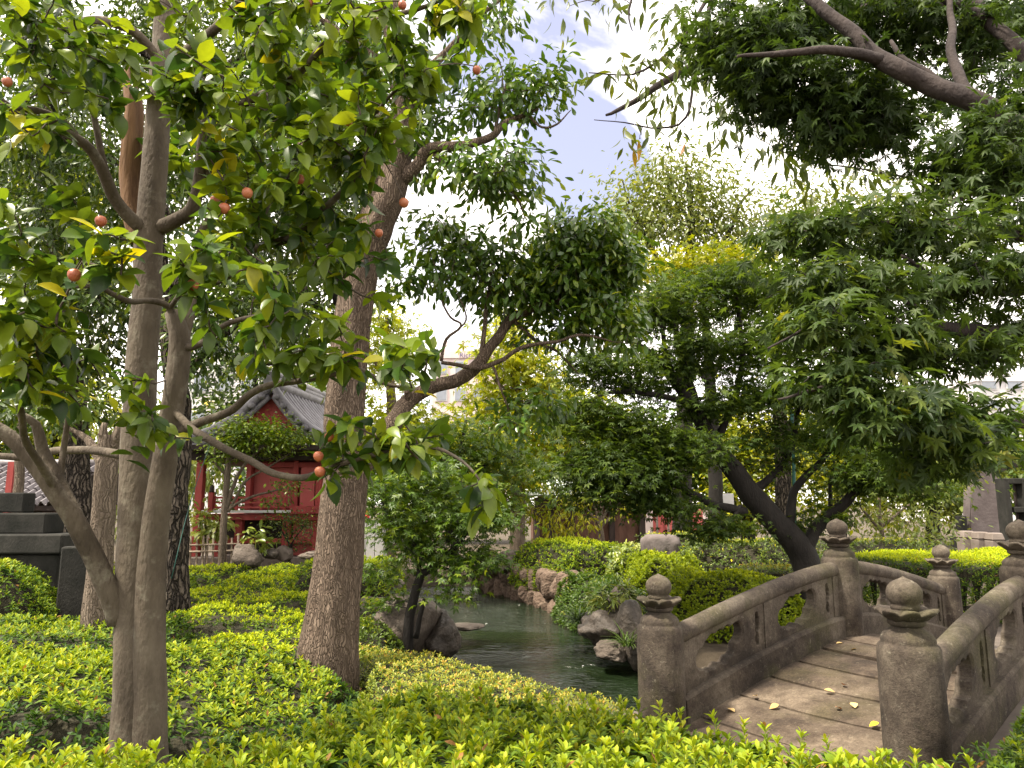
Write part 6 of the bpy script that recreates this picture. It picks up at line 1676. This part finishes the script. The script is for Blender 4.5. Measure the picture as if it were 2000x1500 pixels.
tree('lime_tree', 'yellow-green young tree glowing behind the leaves at the far left', (60, 1080), 11.0, 'bark_pale', 'twig',
     [([(30, 1110), (35, 980), (40, 820), (50, 650), (60, 500), (70, 380)], [.08, .07, .06, .05, .04, .02]),
      ([(42, 800), (90, 700), (140, 600), (180, 500)], [.035, .03, .02, .01]), ([(50, 650), (10, 560), (-30, 480)], [.03, .02, .01])],
     [(30, 440, 11, 60, 60, .7, 14), (110, 480, 11, 70, 60, .7, 16), (60, 560, 11, 90, 60, .7, 18), (150, 600, 11, 60, 60, .7, 12), (20, 320, 11, 50, 50, .7, 9), (190, 480, 11, 40, 60, .7, 9), (160, 380, 11, 50, 40, .6, 8)],
     'lime', T_AZ2, 20, .2, .7, .11, droop=.5, tilt=.6, tint=(.1, 1.), rmax=.02)
tree('weeping_tree', 'pale weeping foliage between the trunks left of the pavilion', (250, 1090), 17.5, 'bark_pale', 'twig',
     [([(262, 1110), (262, 1000), (258, 880), (262, 760)], [.12, .1, .08, .04]), ([(260, 880), (300, 830), (340, 860)], [.05, .03, .015]), ([(260, 860), (220, 820), (190, 850)], [.05, .03, .015])],
     [(290, 870, 17.5, 60, 60, .8, 18), (230, 880, 17.5, 50, 60, .8, 14), (300, 960, 17.5, 50, 70, .7, 16), (390, 940, 18.5, 50, 60, .6, 12), (250, 980, 17.5, 40, 60, .6, 10), (400, 900, 18.5, 40, 40, .5, 8)],
     'pale', T_NARROW, 22, .28, 1.3, .20, droop=1.6, tilt=.5, tint=(.2, 1.), rmax=.03, lift=-.05, minr=.006)
tree('pruned_tree', 'cloud-pruned pale green tree standing before the pavilion roof', (440, 1080), 13.3, 'bark_pale', 'twig',
     [([(434, 1110), (436, 1040), (440, 980), (445, 920), (452, 880), (480, 845)], [.07, .06, .055, .05, .04, .02]),
      ([(438, 1010), (452, 960), (470, 920), (500, 885), (540, 860)], [.04, .034, .03, .022, .012]),
      ([(440, 1000), (470, 980), (510, 965), (550, 955), (570, 945)], [.03, .025, .02, .014, .008]),
      ([(444, 930), (420, 900), (425, 860)], [.03, .022, .012]), ([(446, 1000), (480, 940), (520, 915), (560, 890)], [.026, .022, .016, .01])],
     [(470, 838, 13.3, 55, 24, .5, 22), (530, 835, 13.3, 60, 26, .5, 24), (560, 866, 13.3, 45, 22, .4, 14), (450, 870, 13.3, 35, 20, .4, 9), (500, 870, 13.3, 60, 24, .5, 14), (420, 895, 13.3, 25, 14, .3, 4), (555, 955, 13.2, 22, 14, .25, 4), (525, 980, 13.2, 18, 10, .2, 2)],
     'smallmaple', T_RHOMB, 44, .13, .45, .075, droop=.2, tilt=.4, tint=(.25, 1.), rmax=.018, step=.08)
tree('broad_leaved_shrub', 'yellowish broad-leaved shrub behind the bamboo fence', (400, 1085), 13.95, 'bark_pale', 'twig',
     [([(405, 1100), (404, 1070), (400, 1040), (405, 1010)], [.03, .026, .022, .012]), ([(404, 1065), (425, 1035), (435, 1015)], [.018, .014, .008])],
     [(400, 1005, 13.9, 26, 14, .2, 7), (430, 1020, 13.9, 24, 12, .2, 6), (395, 1040, 13.9, 20, 14, .2, 5), (420, 1045, 13.9, 18, 10, .2, 3)],
     'varieg', T_AZA, 10, .08, .7, .15, droop=.3, tilt=.4, tint=(.4, 1.), rmax=.012, cat='shrub')
tree('broad_leaved_shrub', 'low glossy green shrub beside the big grey rock', (505, 1085), 13.2, 'bark_dark', 'twig_dark',
     [([(505, 1105), (504, 1080), (500, 1055)], [.02, .018, .01])],
     [(495, 1045, 13.2, 20, 12, .2, 5), (512, 1060, 13.2, 18, 14, .2, 5)], 'varieg', T_AZA, 10, .07, .7, .13, droop=.2, tilt=.4, tint=(.2, .8), rmax=.01, cat='shrub')
tree('dark_shrub', 'fine dark-leaved shrub against the lower pavilion wall', (560, 1085), 13.6, 'bark_dark', 'twig_dark',
     [([(566, 1105), (566, 1080), (562, 1050), (556, 1020)], [.024, .02, .016, .008]), ([(565, 1070), (585, 1040), (600, 1020)], [.014, .012, .006]), ([(564, 1060), (545, 1030), (525, 1015)], [.014, .012, .006])],
     [(540, 1018, 13.6, 26, 14, .25, 8), (575, 1012, 13.6, 30, 14, .25, 9), (600, 1030, 13.6, 24, 20, .25, 8), (560, 1045, 13.6, 24, 18, .25, 8), (585, 1060, 13.6, 24, 16, .2, 5)], 'dark_ever', T_RHOMB, 26, .09, .7, .05, droop=.2, tilt=.6, tint=(.1, 1.), rmax=.012, cat='shrub')
tree('maple_sapling', 'mid-green bushy tree behind the small pond maple', (890, 1080), 15.5, 'bark_dark', 'twig_dark',
     [([(890, 1110), (888, 1040), (885, 960), (900, 880), (910, 820)], [.09, .08, .07, .05, .025]), ([(886, 980), (840, 920), (800, 880)], [.045, .03, .015]), ([(888, 960), (960, 900), (1020, 880)], [.045, .03, .015])],
     [(880, 860, 15.5, 90, 45, 1, 26), (800, 900, 15.5, 70, 45, 1, 20), (960, 880, 15.5, 80, 50, 1, 24), (1020, 930, 15.5, 50, 40, .8, 12), (900, 950, 15.5, 90, 50, .9, 24), (780, 980, 15.5, 60, 50, .8, 16), (980, 990, 15.5, 50, 40, .7, 12), (860, 1020, 15.5, 90, 40, .7, 16), (740, 930, 15.6, 40, 50, .7, 10)],
     'smallmaple', T_MAP5, 34, .30, .5, .11, droop=.3, tilt=.45, tint=(.1, 1.), rmax=.03)
tree('ginkgo_tree', 'glowing yellow-green tree filling the gap left of the low limb', (770, 1060), 20.0, 'bark_pale', 'twig',
     [([(760, 1075), (762, 960), (765, 820), (760, 700), (755, 620)], [.2, .18, .15, .1, .05]), ([(764, 880), (810, 840), (850, 820)], [.08, .05, .02]), ([(762, 760), (720, 680), (700, 620)], [.07, .05, .02])],
     [(740, 640, 20, 50, 50, 1.2, 16), (720, 720, 20, 60, 60, 1.3, 20), (770, 830, 20, 80, 45, 1.4, 26), (850, 850, 20, 60, 40, 1.2, 16), (700, 870, 20, 60, 50, 1.2, 14), (820, 870, 20, 80, 50, 1.3, 18)],
     'lime', T_MAP5, 30, .42, .6, .17, droop=.35, tilt=.5, tint=(.0, .85), rmax=.04, minr=.006)
tree('ginkgo_tree', 'glowing yellow-green tree behind the fork of the low limb', (1010, 1060), 19.0, 'bark_pale', 'twig',
     [([(1010, 1075), (1012, 960), (1010, 820), (1005, 700), (1000, 620)], [.2, .18, .15, .1, .05]), ([(1012, 840), (1060, 760), (1090, 720)], [.08, .05, .02]), ([(1010, 800), (960, 730), (930, 690)], [.07, .05, .02])],
     [(980, 640, 19, 40, 50, 1.2, 12), (1000, 710, 19, 60, 60, 1.3, 24), (1060, 760, 19, 50, 50, 1.2, 18), (960, 780, 19, 60, 50, 1.3, 18), (1030, 840, 19, 80, 60, 1.4, 30), (950, 860, 19, 60, 50, 1.2, 16), (1080, 900, 19, 50, 50, 1.2, 14), (1120, 820, 19, 40, 50, 1, 8)],
     'lime', T_MAP5, 32, .40, .6, .16, droop=.35, tilt=.5, tint=(.05, 1.), rmax=.04, minr=.006)
tree('golden_maple', 'golden-green maple top above the central maple', (1390, 1060), 12.5, 'bark_dark', 'twig_dark',
     [([(1400, 1110), (1398, 960), (1390, 800), (1380, 650), (1370, 560)], [.14, .12, .1, .07, .03]), ([(1390, 760), (1320, 650), (1280, 590)], [.05, .04, .015]), ([(1388, 740), (1440, 640), (1470, 570)], [.05, .04, .015])],
     [(1290, 560, 12.5, 75, 55, .9, 40), (1380, 520, 12.5, 80, 45, .9, 44), (1460, 560, 12.5, 70, 50, .9, 32), (1270, 520, 12.5, 40, 30, .7, 9), (1350, 600, 12.5, 90, 40, .9, 20), (1430, 500, 12.5, 40, 30, .6, 8)],
     'gold', T_MAP5, 40, .24, .4, .075, droop=.3, tilt=.4, tint=(.05, .95), rmax=.02)
tree('pale_tree', 'tall airy pale green tree against the bright clouds', (1330, 1060), 17.0, 'bark_dark', 'twig',
     [([(1330, 1080), (1335, 900), (1340, 700), (1345, 540), (1350, 420), (1340, 320)], [.24, .2, .16, .12, .08, .03]), ([(1342, 620), (1270, 480), (1230, 400), (1215, 350)], [.07, .05, .03, .015]), ([(1345, 560), (1420, 460), (1445, 400), (1470, 370)], [.07, .05, .04, .02]), ([(1350, 440), (1320, 380), (1300, 320)], [.05, .03, .012]), ([(1400, 500), (1480, 470), (1540, 440), (1600, 420)], [.05, .04, .025, .012])],
     [(1330, 330, 17, 60, 40, 1.0, 20), (1270, 380, 17, 60, 50, 1.1, 20), (1230, 440, 17, 50, 50, 1.0, 14), (1350, 410, 17, 80, 50, 1.2, 26), (1420, 370, 17, 50, 40, 1.0, 13), (1300, 470, 17, 80, 50, 1.2, 22), (1430, 450, 17, 70, 50, 1.1, 18), (1520, 440, 17, 70, 50, 1.0, 16), (1600, 430, 17, 60, 50, 1.0, 12), (1560, 380, 17, 50, 40, .8, 7), (1200, 400, 17, 24, 30, .6, 4), (1470, 520, 17, 60, 50, 1., 14), (1690, 400, 17, 60, 50, .9, 9)],
     'pale', T_AZ2, 62, .42, .8, .13, droop=.5, tilt=.6, tint=(.1, 1.), rmax=.03, minr=.005)
tree('grey_tree', 'grey trunk with a green prop standing behind the central maple', (1535, 1080), 12.8, 'bark_fiss', 'twig_dark',
     [([(1540, 1120), (1536, 1040), (1530, 960), (1528, 880), (1520, 760), (1515, 640)], [.17, .15, .14, .13, .11, .08]), ([(1526, 860), (1570, 780), (1620, 700), (1660, 640)], [.06, .05, .035, .015]), ([(1520, 760), (1480, 680), (1460, 620)], [.05, .035, .015])],
     [(1560, 720, 12.8, 90, 60, .9, 20), (1640, 640, 12.8, 90, 60, .9, 20), (1480, 640, 12.8, 70, 60, .9, 16), (1700, 730, 12.8, 80, 60, .9, 16), (1600, 830, 12.8, 90, 50, .9, 18), (1700, 850, 12.8, 80, 50, .9, 16)],
     'smallmaple', T_AZ2, 30, .25, .6, .10, droop=.4, tilt=.5, tint=(.0, .9), rmax=.025)
S = np.array([(*at(1552, 1120, 12.6), .03), (*at(1550, 900, 12.6), .03), (*at(1546, 800, 12.6), .03)]); S[0, 2] = 0
V, Fs = tube(spline(S, .3), 10); po = obj('prop_pole', V, Fs, M['green_wire'], None, smooth=True, origin=S[0, :3])
tag(po, 'slim green prop pole against the grey trunk', 'pole')
tree('bare_stemmed_shrub', 'pale many-stemmed shrub in front of the copper-roofed hall', (1172, 1055), 15.8, 'bark_pale', 'twig',
     [([(1174, 1085), (1174, 1050), (1172, 1020), (1176, 985), (1182, 950)], [.09, .07, .05, .035, .02]), ([(1172, 1025), (1150, 1000), (1130, 985), (1105, 975)], [.04, .03, .02, .01]), ([(1174, 1020), (1190, 985), (1198, 950)], [.035, .025, .012]), ([(1172, 1022), (1160, 985), (1150, 960)], [.03, .02, .01]), ([(1174, 1030), (1196, 1005), (1215, 985)], [.03, .02, .01])],
     [(1110, 985, 15.8, 50, 22, .5, 12), (1060, 1005, 15.6, 45, 20, .5, 10), (1180, 950, 15.8, 40, 25, .5, 7), (1130, 1020, 15.5, 40, 16, .4, 7), (1220, 990, 15.8, 30, 20, .4, 4), (1090, 1030, 15.4, 40, 12, .3, 6)],
     'gold', T_NARROW, 16, .16, .7, .12, droop=.4, tilt=.6, tint=(.2, 1.), rmax=.02, cat='shrub')
tree('light_shrub', 'light sparkling shrub thicket right of the middle bridge post', (1720, 1080), 14.2, 'bark_pale', 'twig',
     [([(1725, 1100), (1722, 1040), (1716, 990), (1722, 940)], [.05, .042, .034, .015]), ([(1722, 1040), (1680, 990), (1650, 960)], [.03, .02, .01]), ([(1720, 1030), (1770, 990), (1810, 960)], [.03, .02, .01])],
     [(1660, 960, 14.2, 50, 30, .6, 12), (1720, 940, 14.2, 50, 30, .6, 12), (1790, 960, 14.2, 50, 35, .6, 12), (1690, 1010, 14.2, 60, 25, .6, 11), (1760, 1020, 14.2, 50, 22, .5, 9), (1830, 1010, 14.2, 40, 30, .5, 8), (1850, 940, 14.3, 40, 40, .5, 8)],
     'pale', T_AZ2, 26, .18, .7, .085, droop=.3, tilt=.7, tint=(.1, 1.), rmax=.02, cat='shrub')
tree('light_shrub', 'low light shrub behind the wedge-shaped hedge', (1800, 1075), 12.9, 'bark_pale', 'twig',
     [([(1790, 1100), (1790, 1075), (1786, 1050)], [.03, .026, .012]), ([(1790, 1075), (1830, 1055), (1850, 1050)], [.018, .014, .006])],
     [(1770, 1050, 12.9, 40, 14, .4, 8), (1830, 1050, 12.9, 45, 14, .4, 9), (1700, 1050, 13.2, 50, 14, .4, 8)], 'pale', T_AZ2, 24, .12, .6, .07, droop=.3, tilt=.7, tint=(.0, .9), rmax=.014, cat='shrub')
far = [
    (-80, 620, 27, 'dark_ever', 'far dark evergreen at the left edge behind the hut'), (110, 700, 30, 'lime', 'far yellow-green tree behind the hut roof'), (300, 800, 32, 'pale', 'far pale tree behind the weeping foliage'),
    (500, 640, 30, 'dark_ever', 'far dark tree rising behind the pavilion roof'), (640, 760, 27, 'smallmaple', 'far mid-green tree right of the pavilion roof'), (880, 850, 30, 'gold', 'far golden tree below the pale pinkish building'), (1110, 780, 30, 'lime', 'far yellow-green tree behind the copper-roofed hall'),
    (1290, 820, 28, 'smallmaple', 'far mid-green tree behind the red board wall'), (1460, 800, 27, 'gold', 'far golden tree behind the white notice board'), (1640, 760, 29, 'lime', 'far yellow-green tree behind the grey trunk'), (1820, 800, 27, 'pale', 'far pale tree behind the sparkling thicket'), (1900, 850, 33, 'gold', 'far golden bush-like tree behind the standing stone'), (2060, 800, 29, 'smallmaple', 'far green tree behind the stone frame'), (-260, 700, 24, 'smallmaple', 'far green tree beyond the left edge')]
for i, (px, top, Y, lf, lb) in enumerate(far):
    h = 1000 - top
    bl = [(px + random.uniform(-20, 20), top + h * f, Y, (70 + 55 * math.sin(f * 2.6)) * random.uniform(.85, 1.15), h * .2, 1.6, int(12 + 10 * math.sin(f * 2.6))) for f in (.12, .3, .5, .7, .88)]
    bl += [(px - 70, top + h * .55, Y, 50, h * .2, 1.2, 10), (px + 70, top + h * .5, Y, 50, h * .2, 1.2, 10)]
    tree('far_tree', lb, (px, 1040), Y, 'bark_dark', 'twig_dark',
         [([(px, 1055), (px + 3, top + h * .6), (px - 3, top + h * .15)], [.25, .18, .05]), ([(px + 2, top + h * .6), (px - 50, top + h * .4)], [.1, .03]), ([(px + 1, top + h * .55), (px + 50, top + h * .35)], [.1, .03])],
         bl, lf, T_RHOMB, 46, .55, .75, .26, droop=.3, tilt=.6, tint=(.0, .95), rmax=.05, minr=.01, group='far trees beyond the garden', step=.3, tw=4)
tree('strap_leaved_plant', 'pale strap-leaved plant above the wet rocks beside the front bridge post', (1225, 1190), 8.75, 'bark_dark', 'twig_dark',
     [([(1222, 1215), (1222, 1190), (1226, 1165)], [.016, .014, .008]), ([(1222, 1200), (1195, 1180), (1175, 1165)], [.012, .010, .005])],
     [(1228, 1160, 8.7, 26, 18, .2, 9), (1190, 1165, 8.7, 28, 16, .2, 9), (1165, 1185, 8.8, 20, 14, .2, 5), (1240, 1185, 8.6, 14, 18, .15, 5)], 'varieg', T_NARROW, 14, .05, .7, .085, droop=.3, tilt=.5, tint=(.1, .95), rmax=.008, cat='plant', z0=-.2)
# grass tufts by the water
def tuft(px, py, Y, lb, n=60, ln=.28):
    c = at(px, py, Y)
    e = empty('grass_tuft', tuple(c), lb, 'grass')
    az = R.random(n) * 6.28; el_ = np.radians(R.uniform(25, 80, n))
    y = np.stack([np.cos(az) * np.cos(el_), np.sin(az) * np.cos(el_), np.sin(el_)], 1)
    z = np.stack([-np.cos(az) * np.sin(el_), -np.sin(az) * np.sin(el_), np.cos(el_)], 1)
    T = blade([.02, .022, .018, .004], [0, .35, .7, 1.], .3, .55)
    V, Fq = place(T, c + R.normal(size=(n, 3)) * np.array([.03, .03, .0]), y, z, ln * R.uniform(.6, 1.1, n))
    obj('blades', V, Fq, M['grass'], e, smooth=True, tint=tints(R.random(n), T), kind='stuff')
tuft(1128, 1214, 9.5, 'grass tuft hanging over the water on the right bank', 80, .32)
tuft(1225, 1262, 7.9, 'grass tuft beside the front bridge post rocks', 60, .28)
# fallen leaves
fl_me = {}
for k_ in ('yellow_leaf', 'tan_leaf', 'brown_leaf'):
    me = mesh_np('fallen_leaf', (T_CAM[0] - np.array([0, .5, 0])), T_CAM[1], True); me.materials.append(M[k_]); fl_me[k_] = me
def fallen(px, py, kind, label, size, group=None, z=None):
    # drop onto the deck or pavement along the sight line
    u, v = (px - 1000) / F_PX, (750 - py) / F_PX
    d = np.array([u, CP - v * SP, SP + v * CP])
    best = None
    for t in np.linspace(2.5, 9, 1300):
        p = CAM + d * t
        # nearest parameter along the bridge
        rel = p[:2] - PL; ax = unit(PCL - PL)
        s = -1 + (rel @ ax) / np.linalg.norm(PCL - PL)
        h = arch(max(-1, min(1, s)))
        if px > 1850: 
            rel = p[:2] - PN; ax = unit(PCR - PN); s = -1 + (rel @ ax) / np.linalg.norm(PCR - PN); h = arch(max(-1, min(1, s))) - .02
        if p[2] <= h + .006: best = p; break
    if best is None: return
    o = bpy.data.objects.new('fallen_leaf', fl_me[kind]); COL.objects.link(o)
    o.location = Vector(best) + Vector((0, 0, .008)); o.scale = (size * 1.5, size, size)
    o.rotation_euler = (random.uniform(-.2, .2), random.uniform(-.3, .3), random.uniform(0, 6.28))
    tag(o, label, 'leaf', group)
GL = 'tan leaves fallen on the bridge'
fallen(1707, 1416, 'yellow_leaf', 'bright yellow fallen leaf on the nearest deck slab', .055)
fallen(1428, 1387, 'tan_leaf', 'tan fallen leaf near the left kerb of the deck', .06)
fallen(1512, 1381, 'tan_leaf', 'tan fallen leaf lying across the first deck joint', .06)
fallen(1620, 1350, 'tan_leaf', 'curled tan leaf in the middle of the deck', .06)
fallen(1668, 1378, 'tan_leaf', 'tan leaf on the near slab below the curled one', .055)
fallen(1475, 1360, 'tan_leaf', 'small pale leaf on the second slab by the left rail', .04)
fallen(1648, 1338, 'brown_leaf', 'dark brown leaf on the deck above the curled tan leaf', .045)
fallen(1638, 1384, 'brown_leaf', 'brown leaf beside the tan leaf of the near slab', .045)
fallen(1640, 1257, 'tan_leaf', 'pale leaf on the deck near the crown of the bridge', .05)
fallen(1667, 1269, 'tan_leaf', 'small pale leaf below the one near the bridge crown', .04)
fallen(1654, 1238, 'brown_leaf', 'brown leaf in the joint next to the crown post', .05)
fallen(1878, 1420, 'brown_leaf', 'rusty fallen leaf on the pavement beside the near post', .075)
fallen(1873, 1453, 'brown_leaf', 'small orange-brown leaf on the pavement corner', .05)
# green wire stay from the fissured trunk
S = np.array([(*at(335, 1130, 7.4), .0045), (*at(372, 980, 7.8), .0045), (*at(420, 840, 8.4), .0045)])
V, Fs = tube(spline(S, .3), 6); wo_ = obj('stay_wire', V, Fs, M['green_wire'], None, smooth=True, origin=S[0, :3]); tag(wo_, 'thin green stay wire slanting up beside the fissured trunk', 'wire')
